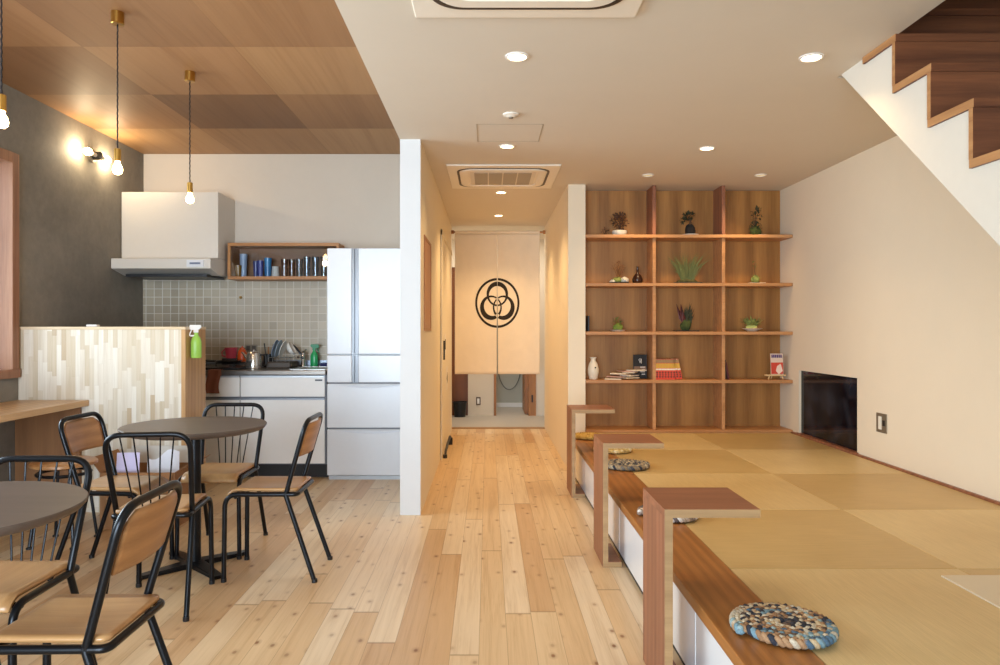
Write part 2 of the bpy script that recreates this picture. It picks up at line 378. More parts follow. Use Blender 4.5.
MB().box(0.585, YB-.03, 0.18, 0.605, YB-.02, 0.28).build('door_hinge', M_dark, dr)
# corridor door, pass-through window, trims
d = struct('door_1', MB().box(-0.43, 6.45, 0.0, -0.420, 8.3, 2.02), plain(236,226,206,0.5), 'white corridor door set in the left wall')
MB().box(-0.421, 6.40, 0, -0.412, 6.45, 2.06).box(-0.421, 6.40, 2.02, -0.412, 8.33, 2.07).build('door_frame', plain(226,214,190,0.5), d)
MB().box(-0.42, 6.72, 0.88, -0.406, 6.76, 1.06).build('door_handle', M_dark, d)
m = MB(); m.box(-0.437, 4.76, 1.18, -0.424, 5.28, 1.78)
w = struct('window_2', m, wood('passthrough_board', (168,112,78), (204,150,110), 'Z', 1.0, 0.5), 'narrow wood-framed window in the corridor wall')
m = MB(); m.box(-0.43, 4.74, 1.16, -0.420, 4.76, 1.80); m.box(-0.43, 5.28, 1.16, -0.420, 5.30, 1.80); m.box(-0.43, 4.76, 1.16, -0.420, 5.28, 1.18); m.box(-0.43, 4.76, 1.78, -0.420, 5.28, 1.80)
m.build('window_frame', M_doorwood, w)
struct('trim_tatami', MB().box(2.512, 1.0, ZT-.01, 2.53, 5.95, ZT+.012), M_walnutply, 'thin brown strip between tatami and wall')
struct('trim_threshold', MB().box(-0.426, 8.36, 0, 0.665, 8.44, 0.012), M_plyedge)
# low window at tatami level
m = MB(); m.box(2.515, 4.88, 0.30, 2.69, 5.84, 0.328)
w3 = struct('window_3', m, M_walnutply, 'low dark window at tatami level in the right wall')
pn = NT('night_glass'); pn.bsdf(pn.ramp(pn.noise(pn.coords(), 7, 4), [(0.45, (0.004,0.005,0.008)), (0.7, (0.022,0.026,0.036))]), 0.06, Specular_IOR_Level=.25)
MB().box(2.55, 4.90, 0.328, 2.562, 5.82, 0.836).build('window_pane', pn.m, w3)

# ------------------------------------------------------------------ stairs
st = thing('staircase', 'dark brown wooden stairs climbing through the ceiling behind a white stringer', 'stairs', (0,0,0))
Yk = lambda k: 2.43+0.2325*k
Zk = lambda k: 1.961+0.205*k
ks = list(range(-7, 7)); XS = 1.66
pts = [(Yk(-7)+.012, ZT)]
for k in ks[:-3]: pts += [(Yk(k)+.012, Zk(k)-.03), (Yk(k+1)+.012, Zk(k)-.03)]
pts += [(Yk(4)+.012, 2.37)]
low = lambda y: 1.453+0.888*(y-2.327)
pts += [(3.359, low(3.359)), (2.327-(1.453-ZT)/0.888, ZT)]
MB().prism(pts, 'X', XS, XS+.04).build('stringer', plain(216,207,192,0.8), st)
for k in ks:
    tr = MB(); y1 = Yk(k+1)+.02
    tr.box(XS-.012, Yk(k)-.004, Zk(k)-.03, XR-.002, y1, Zk(k)); o = tr.build('tread', [M_stair, M_stairedge_lit], st)
    for p in o.data.polygons:
        if p.normal.x < -0.9: p.material_index = 1
    rs = MB(); rs.box(XS-.012, Yk(k), Zk(k-1)+.0005, XR-.002, Yk(k)+.022, Zk(k)-.0305); o = rs.build('riser', [M_stair, M_stairedge_lit], st)
    for p in o.data.polygons:
        if p.normal.x < -0.9: p.material_index = 1
m = MB(); a, b = 2.33-(1.45-ZT)/0.888, 3.359
m.quad((XS+.04, a, ZT), (XR-.002, a, ZT), (XR-.002, b, low(b)), (XS+.04, b, low(b))); m.build('soffit', M_ceil, st)

# ------------------------------------------------------------------ tatami platform
tp = thing('tatami_platform', 'raised tatami platform with a stained wooden edge and white front panels', 'platform', (0,0,0))
MB().box(0.70, 0.98, 0, 2.51, 5.94, 0.272).build('base', M_dark, tp)
ys = [0.98, 2.33, 3.68, 5.08, 5.93]
for a, b in zip(ys, ys[1:]):
    MB().box(0.676, a+.003, 0.025, 0.70, b-.003, 0.272).build('front_panel', M_panelw, tp, bevel=0.002)
MB().box(0.685, 0.98, 0, 0.70, 5.93, 0.025).build('kick_board', M_dark, tp)
MB().box(0.660, 0.98, 0.273, 0.872, 5.93, 0.312).build('edge_board', M_kamachi, tp, bevel=0.003)
def tatami(name, light):
    n = NT(name); v = n.coords((1,1,1)); a = n.noise(v, 2.2, 4, 0.6)
    ax_ = (420, 8, 1) if light else (8, 420, 1)
    f = n.noise(n.coords(ax_), 1.0, 2)
    c1, c2 = ((210,180,124), (224,197,142)) if light else ((194,161,103), (209,178,120))
    c = n.mix(0.25, n.ramp(a, [(0.3, srgb(*c1)), (0.7, srgb(*c2))]), n.ramp(f, [(0.35, srgb(*[q*0.8 for q in c1])), (0.65, srgb(*c2))]))
    n.bsdf(c, 0.42); n.bump(f, 0.12, 0.002); return n.m
M_tat = [tatami('tatami_along', False), tatami('tatami_across', True)]
xs = [0.874, 1.70, 2.511]; ty = [5.925, 5.115, 4.275, 3.43, 2.585, 1.75, 0.98]
rows = ['at the foot of the shelf', 'second row out from the shelf', 'third row out from the shelf', 'fourth row out from the shelf', 'fifth row out from the shelf', 'sixth row out from the shelf']
for r in range(6):
    for c in range(2):
        o = MB().box(xs[c]+.0012, ty[r+1]+.0012, 0.273, xs[c+1]-.0012, ty[r]-.0012, ZT).build('tatami_mat', M_tat[(r+c+1) % 2], bevel=0.003)
        tag(o, ('square tan tatami mat against the lamp-tinted wall, ' if c else 'square tan tatami mat along the wooden edge board, ')+rows[r], 'tatami mat', 'square tatami mats on the platform')
o = MB().box(1.585, 2.02, ZT+.0005, 2.30, 2.50, ZT+.006).build('floor_sheet', plain(222,208,182,0.5)); tag(o, 'thin pale beige sheet lying flat on the tatami at the frame edge', 'sheet')

# ------------------------------------------------------------------ shelf unit
sh = thing('wall_shelf_unit', 'tall wooden cubby shelf filling the alcove behind the tatami', 'shelf', (0,0,0))
MB().box(0.81, 6.19, ZT, XR-.002, 6.208, ZC-.002).build('back_panel', M_shelf, sh)
SB = [1.955, 1.553, 1.150, 0.748]; SY = 5.925
for z in SB:
    MB().box(0.81, SY, z-.026, XR-.004, 6.19, z).build('shelf_board', M_shelfboard, sh, bevel=0.002)
MB().box(0.81, SY, ZT+.001, XR-.004, 6.19, ZT+.024).build('bottom_board', M_shelfboard, sh, bevel=0.002)
zz = [ZC-.002]+[z for s in SB for z in (s, s-.026)]+[ZT+.024]
DX = [1.385, 1.962]
for x in DX:
    for i in range(5):
        a, b = zz[2*i], zz[2*i+1] if i < 4 else ZT+.024
        lo = SB[i] if i < 4 else ZT+.024
        hi = ZC-.002 if i == 0 else SB[i-1]-.026
        MB().box(x-.014, SY+.03, lo, x+.014, 6.19, hi).build('divider', M_walnutply_z if i == 0 else M_shelfboard, sh, bevel=0.002)

# ------------------------------------------------------------------ C-shaped side tables on the platform edge
def ctable(label, loc):
    t = thing('side_table', label, 'side table', loc, 0, 'C-shaped side tables hooked over the platform edge')
    W, D, Hh, th = 0.30, 0.31, 0.612, 0.026
    def two(o, f):
        for p in o.data.polygons:
            if f(p.normal): p.material_index = 1
    o = MB().box(0, 0, Hh-th, W, D, Hh).build('tabletop', [M_walnutply, M_plyedge], t); two(o, lambda n: abs(n.y) > .9 )
    o = MB().box(0, 0, th, th, D, Hh-th).build('upright', [M_walnutply_z, M_plyedge], t); two(o, lambda n: abs(n.y) > .9)
    o = MB().box(0, 0, 0.0, 0.092, D, th).build('foot', [M_walnutply, M_plyedge], t); two(o, lambda n: abs(n.y) > .9)
    return t
ctable('reddish wooden C-shaped side table nearest the camera, by the braided blue cushion', (0.552, 2.235, 0.0005))
ctable('reddish wooden C-shaped side table in the middle of its row, beside the dark cushion', (0.566, 3.52, 0.0005))
ctable('reddish wooden C-shaped side table furthest back, near the shelf', (0.582, 4.97, 0.0005))

# ------------------------------------------------------------------ braided seat cushions
M_braid = attr_mat('braided_rag')
def braid(palette, seed, R=0.152):
    rd = random.Random(seed); m = MB(); cols = []
    pitch = 0.0265; N = int(R/pitch)
    total = 0; pts = []
    th = 0.6*PI
    Lc = []
    s = 0
    thmax = 2*PI*(R-0.014)/pitch
    while th < thmax:
        r = pitch*th/(2*PI); ds = 0.0045; pts.append((r, th, s)); th += ds/max(r, 0.012); s += ds
    per = 0.052
    for k in range(3):
        path = []; cl = []; cur = rd.choice(palette); nxt = rd.uniform(.03, .10)
        for r, t, s_ in pts:
            ph = 2*PI*(s_/per+k/3)
            rr = r+0.0085*math.sin(ph); z = 0.017+0.0065*math.sin(2*ph)
            path.append((rr*math.cos(t), rr*math.sin(t), z))
            if s_ > nxt: cur = rd.choice(palette); nxt = s_+rd.uniform(.025, .09)
            cl.append(cur)
        m.tube(path, 0.0092, 6); cols += [c for c in cl for _ in range(6)]
    bm = m.bm
    bm.verts.ensure_lookup_table()
    me = bpy.data.meshes.new('braided_cushion'); bmesh.ops.recalc_face_normals(bm, faces=bm.faces)
    n = len(bm.verts); bm.to_mesh(me); bm.free()
    at_ = me.color_attributes.new('Col', 'FLOAT_COLOR', 'POINT')
    for i in range(n): at_.data[i].color = (*srgb(*cols[i]), 1)
    for p in me.polygons: p.use_smooth = True
    me.materials.append(M_braid); return me
def cushion(loc, pal, seed, label, R=0.152):
    o = bpy.data.objects.new('braided_cushion', braid(pal, seed, R)); col.objects.link(o); o.location = loc; o.rotation_euler = (0,0,seed*0.7)
    tag(o, label, 'cushion', 'braided rag cushions along the platform edge')
blue = [(58,56,62), (150,112,78), (206,180,140), (98,78,64), (120,150,160), (196,180,152), (176,136,98), (196,164,128), (84,110,130), (208,194,168), (48,50,60), (150,172,172), (160,120,84)]
dark = [(70,74,84), (120,116,110), (170,150,120), (50,54,66), (150,130,100), (196,180,150)]
pale = [(220,210,196), (240,232,220), (150,130,116), (196,176,156), (226,216,206), (110,96,92)]
yell = [(220,190,120), (232,208,150), (200,170,96), (238,222,180), (186,150,90)]
olive = [(190,150,70), (206,170,90), (170,132,60), (216,184,110)]
zc = ZT+.0025
cushion((0.850, 2.045, zc), blue, 3, 'braided round cushion of blue, tan and cream rags nearest the camera')
cushion((0.835, 3.29, zc), pale, 5, 'white and brown braided cushion peeking out under the nearest side table', 0.145)
cushion((0.856, 4.46, zc), dark, 8, 'dark grey mottled braided cushion behind the middle side table')
cushion((0.872, 5.04, zc), yell, 11, 'pale yellow braided cushion right behind the dark one', 0.148)
cushion((0.79, 5.64, zc), olive, 13, 'ochre braided cushion under the furthest side table, by the shelf', 0.13)

# ------------------------------------------------------------------ dining tables
M_top = wood('grey_brown_tabletop', (76,64,56), (100,86,76), 'X', 1.0, 0.42, 0.8, 0.3)
def round_table(loc, label):
    t = thing('round_table', label, 'table', loc, 0, 'round bistro tables')
    MB().lathe([(0, .670), (.312, .670), (.329, .676), (.341, .690), (.342, .697), (.339, .70), (0, .70)], 72).build('tabletop', M_top, t, smooth=True)
    MB().lathe([(0, .016), (.029, .016), (.029, .662), (0, .662)], 24).build('column', M_blackmetal, t, smooth=True)
    MB().box(-.13, -.13, .662, .13, .13, .670).build('top_plate', M_blackmetal, t)
    m = MB()
    for a in range(4):
        an = PI/4+a*PI/2; d = Vector((math.cos(an), math.sin(an), 0)); s = Vector((-d.y, d.x, 0))
        P = lambda u, w, z: d*u+s*w+Vector((0,0,z))
        v = [m.bm.verts.new(P(*q)) for q in ((0.0,-.035,0),(.27,-.025,0),(.27,.025,0),(0,.035,0),(0,-.035,.03),(.27,-.022,.016),(.27,.022,.016),(0,.035,.03))]
        for f in ((0,3,2,1),(4,5,6,7),(0,1,5,4),(1,2,6,5),(2,3,7,6),(3,0,4,7)): m.bm.faces.new([v[i] for i in f])
    m.build('foot', M_blackmetal, t, bevel=0.002)
    return t
round_table((-1.455, 1.905, 0), 'round grey-brown bistro table in the near corner, cut by the frame')
round_table((-1.455, 3.55, 0), 'round grey-brown bistro table in front of the kitchen')

# ------------------------------------------------------------------ chairs (forward = +x)
def chair(kind, loc, rz, label):
    t = thing('dining_chair', label, 'chair', loc, rz, 'black tube dining chairs')
    r = 0.0112; zj = 0.405
    xb = lambda z: -0.07-(z-zj)*0.285
    for s in (-1, 1):
        p = fillet([(xb(zj), .15*s, zj), (.212, .155*s, zj), (.216, .160*s, 0)], .062, 8)
        lg = sweep(p, r).build('leg', M_blackmetal, t, smooth=True)
        MB().lathe([(0,0),(r+.002,0),(r+.002,.016),(0,.016)], 12, (.216, .160*s, 0)).build('rubber_foot', M_black, lg, smooth=True)
        p = [(xb(zj)+.004, .15*s, zj+.006), (-.208, .163*s, 0)]
        lg = sweep(p, r).build('leg', M_blackmetal, t, smooth=True)
        MB().lathe([(0,0),(r+.002,0),(r+.002,.016),(0,.016)], 12, (-.2065, .163*s, 0)).build('rubber_foot', M_black, lg, smooth=True)
    zt = 0.748
    p = fillet([(xb(zj), -.15, zj), (xb(zt), -.168, zt), (xb(zt), .168, zt), (xb(zj), .15, zj)], .075, 8)
    sweep(p, r, 12).build('back_frame', M_blackmetal, t, smooth=True)
    p = fillet([(xb(zj), -.15, zj), (-.122, -.15, zj), (-.122, .15, zj), (xb(zj), .15, zj)], .035, 6)
    m = MB().tube(p, r*.95); m.build('seat_frame', M_blackmetal, t, smooth=True)
    MB().tube([(.165, -.153, zj-.012), (.165, .153, zj-.012)], r*.8).build('cross_bar', M_blackmetal, t, smooth=True)
    def seat(u, v):
        x = -.118+u*.328; y = (v-.5)*2*(.143-.012*(1 if u < .04 else 0))
        z = zj+.0185-.006*math.sin(PI*u)*math.cos((v-.5)*PI)
        if u > .86: z -= .034*((u-.86)/.14)**1.8
        return (x, y, z)
    MB().grid(seat, 24, 10).build('seat', M_seat, t, smooth=True, solid=0.012)
    if kind == 'panel':
        def pan(u, v):
            z = .580+u*.151; k = (v-.5)*2
            w = (.139+.011*u)
            if u > .7: w -= .045*((u-.7)/.3)**2
            return (xb(z)-.004-.020*(1-k*k), k*w, z)
        MB().grid(pan, 10, 16).build('backrest', M_back, t, smooth=True, solid=0.011)
        for s in (-1, 1):
            MB().lathe([(0, 0), (.006, 0), (.005, .003), (0, .004)], 10, (xb(.70)-.0155, .095*s, .70), axis='X').build('screw', M_steel, t, smooth=True)
    else:
        for i in range(5):
            k = (i-2)/2; zb = zj+.01
            MB().tube([(-.112, k*.062, zb), (xb(zt)+.0, k*.105, zt-.004)], .0032, 8).build('spindle', M_blackmetal, t, smooth=True)
    return t
chair('panel', (-1.04, 1.875, 0), PI, 'black tube chair with plywood backrest nearest the camera at the near table')
chair('spindle', (-1.475, 2.195, 0), -PI/2, 'spindle-back black chair facing us across the near table')
chair('spindle', (-1.405, 3.065, 0), PI/2+.13, 'spindle-back black chair seen from behind, tucked under the kitchen-side table')
chair('panel', (-1.835, 3.50, 0), -.04, 'black tube chair with plywood backrest between the wooden counter and kitchen-side table')
chair('spindle', (-1.43, 3.868, 0), -PI/2, 'spindle-back black chair facing us in front of the white kitchen drawers')
chair('panel', (-1.012, 3.482, 0), PI, 'black tube chair with plywood backrest standing alone in front of the refrigerator')
# ------------------------------------------------------------------ partition, window counter, things under it
pt = thing('partition_cabinet', 'waist-high partition clad in pale finger-jointed wood between tables and kitchen', 'partition', (0,0,0))
MB().box(XL+.002, 4.58, 0.0, -1.965, 4.60, 1.17).build('front_panel', M_lam, pt)
MB().box(XL+.002, 4.60, 0.0, -1.965, 4.90, 1.17).build('body', M_dark, pt)
MB().box(-1.965, 4.58, 0.0, -1.938, 4.905, 1.17).build('end_panel', wood('partition_end', (160,116,68), (206,162,108), 'Z', 1.2, 0.45), pt)
MB().box(XL+.002, 4.575, 1.17, -1.935, 4.91, 1.188).build('top_board', wood('partition_top', (196,168,130), (230,210,178), 'X', 1.0, 0.4), pt, bevel=0.002)
o = MB().box(-.035, -.02, 0, .035, .02, .014).build('soap_bar', M_gloss, None, (-2.585, 4.68, 1.1885), bevel=0.004, bseg=3); tag(o, 'small white block lying on top of the pale partition', 'block')
dk = thing('window_counter', 'long wooden counter under the window, running up to the partition', 'counter', (0,0,0))
MB().box(XL+.002, 0.75, 0.683, -2.552, 4.574, 0.72).build('counter_top', M_desk, dk, bevel=0.003)
MB().box(XL+.002, 4.546, 0, -2.60, 4.574, 0.683).build('end_support', wood('counter_support', (116,76,44), (150,104,64), 'Z', 1.0, 0.5), dk)
MB().box(XL+.002, 0.75, 0, -2.60, 0.79, 0.683).build('end_support', wood('counter_support', (116,76,44), (150,104,64), 'Z', 1.0, 0.5), dk)
sl = thing('low_stool', 'brown stool with thin black legs pushed under the window counter', 'stool', (-2.33, 3.93, 0))
MB().lathe([(0,.425),(.15,.425),(.165,.432),(.165,.445),(.155,.452),(0,.452)], 36).build('seat', M_back, sl, smooth=True)
MB().tube([(.13*math.cos(a*PI/12), .13*math.sin(a*PI/12), .385) for a in range(24)], .009, 8, closed=True).build('ring', M_blackmetal, sl, smooth=True)
for a in range(4):
    an = PI/4+a*PI/2; c, s = math.cos(an), math.sin(an)
    lg = MB().tube([(.11*c, .11*s, .425), (.165*c, .165*s, .012)], .0085, 8).build('leg', M_blackmetal, sl, smooth=True)
    MB().lathe([(0,0),(.016,0),(.016,.008),(.008,.014),(0,.014)], 12, (.165*c, .165*s, 0)).build('foot', M_black, lg, smooth=True)
# cardboard box with papers
M_card = plain(150, 106, 66, 0.8)
bx = thing('cardboard_box', 'open cardboard box on the floor against the pale partition', 'box', (-2.06, 4.36, 0.0))
hw, hd, hh, th = .22, .16, .33, .005
m = MB(); m.box(-hw,-hd,0,hw,hd,th); m.box(-hw,-hd,th,hw,-hd+th,hh); m.box(-hw,hd-th,th,hw,hd,hh); m.box(-hw,-hd+th,th,-hw+th,hd-th,hh); m.box(hw-th,-hd+th,th,hw,hd-th,hh)
m.build('box_body', M_card, bx)
MB().quad((hw,-hd,hh),(hw,hd,hh),(hw+.085,hd,hh+.05),(hw+.085,-hd,hh+.05)).build('flap', M_card, bx, solid=.004)
MB().quad((-hw,-hd,hh),(-hw,hd,hh),(-hw-.06,hd,hh+.085),(-hw-.06,-hd,hh+.085)).build('flap', M_card, bx, solid=.004)
MB().quad((-hw+.01,hd,hh),(hw-.01,hd,hh),(hw-.01,hd+.04,hh+.10),(-hw+.01,hd+.04,hh+.10)).build('flap', plain(196,190,180,.8), bx, solid=.004)
MB().quad((-hw+.01,-hd,hh),(hw-.01,-hd,hh),(hw-.01,-hd-.06,hh-.10),(-hw+.01,-hd-.06,hh-.10)).build('flap', M_card, bx, solid=.004)
o = MB().box(-.065,-.002,0,.065,.002,.20).build('leaflet', plain(208,196,226,.5), None, (-2.165, 4.29, .23), (-.12,0,.15)); tag(o, 'pale lilac leaflet sticking up out of the cardboard box', 'leaflet')
m = MB().grid(lambda u,v: (-.09+u*.18, (v-.5)*.02+.02*math.sin(u*5), .17*v+.05*u*v+.02*math.sin(u*7+v*3)), 8, 6)
o = m.build('crumpled_paper', plain(228,228,234,.7), None, (-1.965, 4.33, .22), (0,0,.3), solid=.002); tag(o, 'crumpled white paper poking out of the cardboard box', 'paper')

def spray(loc, rz, body, label, h=.17, trig=None):
    t = thing('spray_bottle', label, 'spray bottle', loc, rz)
    MB().lathe([(0,0),(.030,0),(.033,.006),(.033,h*.62),(.026,h*.78),(.013,h*.9),(.013,h),(0,h)], 24, sx=1.0, sy=.72).build('bottle', body, t, smooth=True)
    m = MB(); m.box(-.016,-.011,h,.014,.011,h+.016); m.prism([(-.045,h+.022),(-.038,h+.05),(.028,h+.05),(.032,h+.034),(.012,h+.016),(-.014,h+.016)], 'Y', -.010, .010)
    m.prism([(-.030,h+.024),(-.022,h+.024),(-.040,h-.025),(-.046,h-.022)], 'Y', -.006, .006)
    m.build('trigger_head', trig or M_gloss, t, bevel=.002); return t
t = spray((-1.902, 4.66, 0.985), 0.4, plain(150,196,80,.4), 'green spray bottle with white trigger hooked on the end of the pale partition', .165)
MB().box(-.036,-.006,.14,-.006,.006,.15).build('hook', M_gloss, t)

# ------------------------------------------------------------------ kitchen counter
kc = thing('kitchen_counter', 'white kitchen unit with a steel worktop along the tiled wall', 'kitchen unit', (0,0,0))
KX0, KX1 = XL+.003, -1.262
MB().box(KX0, 5.59, .115, KX1, 6.235, .812).build('carcass', plain(120,122,128,.4), kc)
MB().box(KX0, 5.66, 0, KX1, 6.235, .115).build('kick_board', M_dark, kc)
MB().box(KX0, 5.552, .815, KX1, 6.235, .85).build('worktop', plain(150,142,134,.28,.85), kc, bevel=.004)
MB().box(KX0, 6.20, .85, KX1, 6.236, .90).build('backstand', plain(150,158,170,.3,.7), kc)
for a, b in ((KX0+.003, -1.934), (-1.926, KX1-.010)):
    d = MB().box(a, 5.565, .645, b, 5.59, .805).build('drawer', M_gloss, kc, bevel=.002)
    MB().box(a, 5.562, .795, b, 5.567, .808).build('drawer_handle', plain(196,200,206,.3,.5), d)
    d2 = MB().box(a, 5.565, .125, b, 5.59, .628).build('door', M_gloss, kc, bevel=.002)
    MB().box(a, 5.562, .620, b, 5.567, .632).build('door_handle', plain(150,154,160,.3,.5), d2)
MB().box(-1.345, 5.560, .768, -1.29, 5.566, .780).build('badge', plain(70,72,78,.4), kc)
# sink set into the worktop
m = MB(); m.box(-1.56, 5.62, .850, -1.28, 5.635, .857); m.box(-1.56, 6.01, .850, -1.28, 6.025, .857); m.box(-1.56, 5.635, .850, -1.545, 6.01, .857); m.box(-1.295, 5.635, .850, -1.28, 6.01, .857)
m.box(-1.545,5.635,.850,-1.295,6.01,.852)
m.build('sink', M_steel, kc)
ZK = .8505
gs = thing('gas_stove', 'black gas hob with grates on the steel worktop', 'stove', (-2.285, 5.86, ZK))
MB().box(-.33,-.24,0,.315,.24,.018).build('hob', M_black, gs, bevel=.005)
for x in (-.165, .195):
    m = MB()
    m.tube([(x+.095*math.cos(a*PI/12), .095*math.sin(a*PI/12), .045) for a in range(24)], .005, 6, closed=True)
    for a in range(4):
        c, s = math.cos(a*PI/2+.4), math.sin(a*PI/2+.4); m.tube([(x+.045*c,.045*s,.045),(x+.13*c,.13*s,.045),(x+.13*c,.13*s,.018)], .005, 6)
    m.build('grate', M_black, gs, smooth=True)
    MB().lathe([(0,.018),(.03,.018),(.03,.03),(0,.032)], 18, (x,0,0)).build('burner', plain(70,66,60,.5,.5), gs, smooth=True)
fp = thing('frying_pan', 'black frying pan with its handle pointing left along the worktop edge', 'pan', (-2.075, 5.72, ZK+.051))
MB().lathe([(0,.0),(.085,.0),(.104,.018),(.107,.018),(.086,.001),(0,.004)], 30).build('pan_body', M_black, fp, smooth=True)
MB().tube([(-.10,-.005,.014),(-.18,-.03,.02),(-.30,-.06,.008)], .0085, 8).build('handle', M_black, fp, smooth=True)
# pots on the stove: pink pot, orange kettle, silver kettle
p = thing('pink_basket', 'pinkish red plastic basket behind the stove', 'basket', (-2.215, 6.165, ZK))
MB().lathe([(0,.07),(.042,.07),(.052,.155),(.055,.155),(.055,.160),(.048,.160),(.038,.075),(0,.075)], 24).build('basket_body', plain(206,70,92,.4), p, smooth=True)
MB().tube([(-.053,0,.15),(-.08,0,.12),(-.075,0,.09),(-.043,0,.08)], .006, 8).build('handle', plain(206,70,92,.4), p, smooth=True)
MB().box(-.06,-.05,0,.06,.03,.07).build('stand', plain(60,60,64,.4), p)
p = thing('orange_kettle', 'orange enamel canister standing between the pink basket and silver kettle', 'kettle', (-2.045, 5.95, ZK+.0515))
MB().lathe([(0,0),(.038,0),(.040,.01),(.037,.075),(.028,.095),(.026,.10),(0,.102)], 28).build('kettle_body', plain(206,82,30,.25), p, smooth=True)
MB().lathe([(0,.101),(.022,.101),(.020,.112),(.006,.118),(.006,.128),(0,.13)], 20).build('lid', plain(190,74,28,.25), p, smooth=True)
p = thing('silver_kettle', 'shiny silver kettle on the stove', 'kettle', (-1.90, 5.80, ZK)); p.scale = (1.12, 1.12, 1.08)
MB().lathe([(0,0),(.060,0),(.062,.008),(.050,.105),(.044,.118),(0,.12)], 30).build('kettle_body', plain(206,200,192,.18,.9), p, smooth=True)
MB().lathe([(0,.119),(.042,.119),(.036,.128),(.006,.131),(.008,.142),(0,.144)], 24).build('lid', plain(210,206,200,.18,.9), p, smooth=True)
MB().tube([(-.052,0,.08),(-.075,0,.115),(-.088,0,.122)], [.012,.008,.006], 10).build('spout', plain(206,200,192,.18,.9), p, smooth=True)
MB().tube(fillet([(.050,0,.105),(.088,0,.10),(.09,0,.03),(.06,0,.02)], .02), .006, 8).build('handle', M_black, p, smooth=True)
p = thing('utensil_pot', 'black pot of cooking utensils beside the silver kettle', 'utensil pot', (-1.865, 6.08, ZK))
MB().lathe([(0,0),(.042,0),(.045,.11),(.041,.11),(.038,.006),(0,.006)], 24).build('pot', M_black, p, smooth=True)
for i, (dx, h) in enumerate(((-.025,.20),(.0,.17),(.03,.19),(.055,.17))):
    o = MB().tube([(dx*.3, .01*i-.015, .02), (dx*1.3, .01*i-.015, h)], [.004, .006], 8).build('utensil', M_black if i != 1 else M_doorwood, None, (-1.865, 6.08, ZK), smooth=True)
    tag(o, 'dark kitchen utensil standing in the black pot', 'utensil', 'utensils in the black pot')
p = thing('dish_rack', 'low dark dish rack beside the sink', 'dish rack', (-1.72, 5.98, ZK))
MB().box(-.10,-.12,0,.10,.12,.05).build('tray', plain(70,58,46,.5), p, bevel=.008)
m = MB()
for i in range(6): m.tube(fillet([(-.085+.034*i,-.10,.05),(-.085+.034*i,-.10,.085),(-.085+.034*i,.10,.085),(-.085+.034*i,.10,.05)], .02), .0025, 6)
m.build('wire', M_steel, p, smooth=True)
for i, (dx, r, c, lab, ti) in enumerate(((-.075,.075,(112,140,170),'blue-grey plate standing in the dish rack, leftmost',.28),(-.045,.075,(150,170,186),'pale blue plate in the dish rack next to the blue-grey plate',.30),(-.01,.072,(226,226,222),'white plate in the dish rack, third from left',.34))):
    o = MB().lathe([(0,0),(r*.55,0),(r,.012),(r,.016),(r*.55,.005),(0,.005)], 32, axis='X').build('plate', plain(*c,.25), None, (-1.72+dx, 5.98, ZK+.087+r), (0,ti,0), smooth=True); tag(o, lab, 'plate', 'plates in the dish rack')
o = MB().lathe([(0,0),(.022,0),(.04,.012),(.055,.045),(.057,.045),(.05,.02),(.02,.006),(0,.006)], 30, axis='X').build('bowl', plain(226,222,214,.25), None, (-1.673, 5.98, ZK+.142), (0,-.5,0), smooth=True); tag(o, 'white bowl tilted in the dish rack', 'bowl')
p = thing('faucet', 'chrome faucet with long dark lever over the sink', 'faucet', (-1.585, 6.13, ZK))
MB().lathe([(0,0),(.026,0),(.024,.012),(.020,.02),(.020,.11),(.016,.12),(0,.122)], 20).build('faucet_body', M_chrome, p, smooth=True)
MB().tube(fillet([(0,-.01,.07),(0,-.10,.10),(0,-.16,.085)], .03), .011, 10).build('spout', M_chrome, p, smooth=True)
MB().tube([(-.008,0,.09),(-.06,0,.16),(-.085,0,.185)], [.010,.009,.006], 10).build('lever', plain(44,48,56,.3), p, smooth=True)
MB().tube([(.0,0,.118),(.03,-.01,.15)], [.009,.006], 8).build('handle', M_chrome, p, smooth=True)
spray((-1.49, 6.13, ZK), PI, plain(40,160,92,.3), 'green spray bottle standing behind the sink', .14, plain(30,130,80,.35))
o = MB().box(-.035,-.03,0,.035,.03,.03).build('scrub_sponge', plain(36,44,96,.8), None, (-1.40, 6.13, ZK+.0), bevel=.006); tag(o, 'dark blue sponge at the worktop end beside the refrigerator', 'sponge')
m = MB().grid(lambda u,v: (-.05+u*.10+.01*math.sin(v*6), (.07*(1-v/.25) if v < .25 else -.004*math.sin(u*9+v*2)-.004*(v-.25)), .0545 if v < .24 else .0545-.24*(v-.24)), 10, 16)
o = m.build('dish_cloth', band_mat('patterned_cloth','Z',[(0,(120,70,50)),(.5,(200,180,160))],.9), None, (-2.13, 5.546, .80), solid=.003); tag(o, 'small patterned cloth hanging over the white drawer front', 'cloth')
so = thing('wall_outlet', 'metal double socket plate on the grey tiles', 'outlet', (-2.065, 6.238, 1.005))
MB().box(-.055,-.006,-.03,.055,-.0005,.03).build('plate', plain(150,140,124,.35,.5), so, bevel=.002)
for x in (-.025,.025): MB().box(x-.016,-.008,-.02,x+.016,-.006,.02).build('socket', plain(90,84,76,.4), so)
o = MB().lathe([(0,0),(.012,0),(.012,-.012),(.006,-.018),(0,-.018)], 16, axis='Y').build('brass_hook', M_brass, None, (-2.155, 6.2375, 1.447), smooth=True); tag(o, 'small brass hook on the tiles under the wooden box shelf', 'hook')

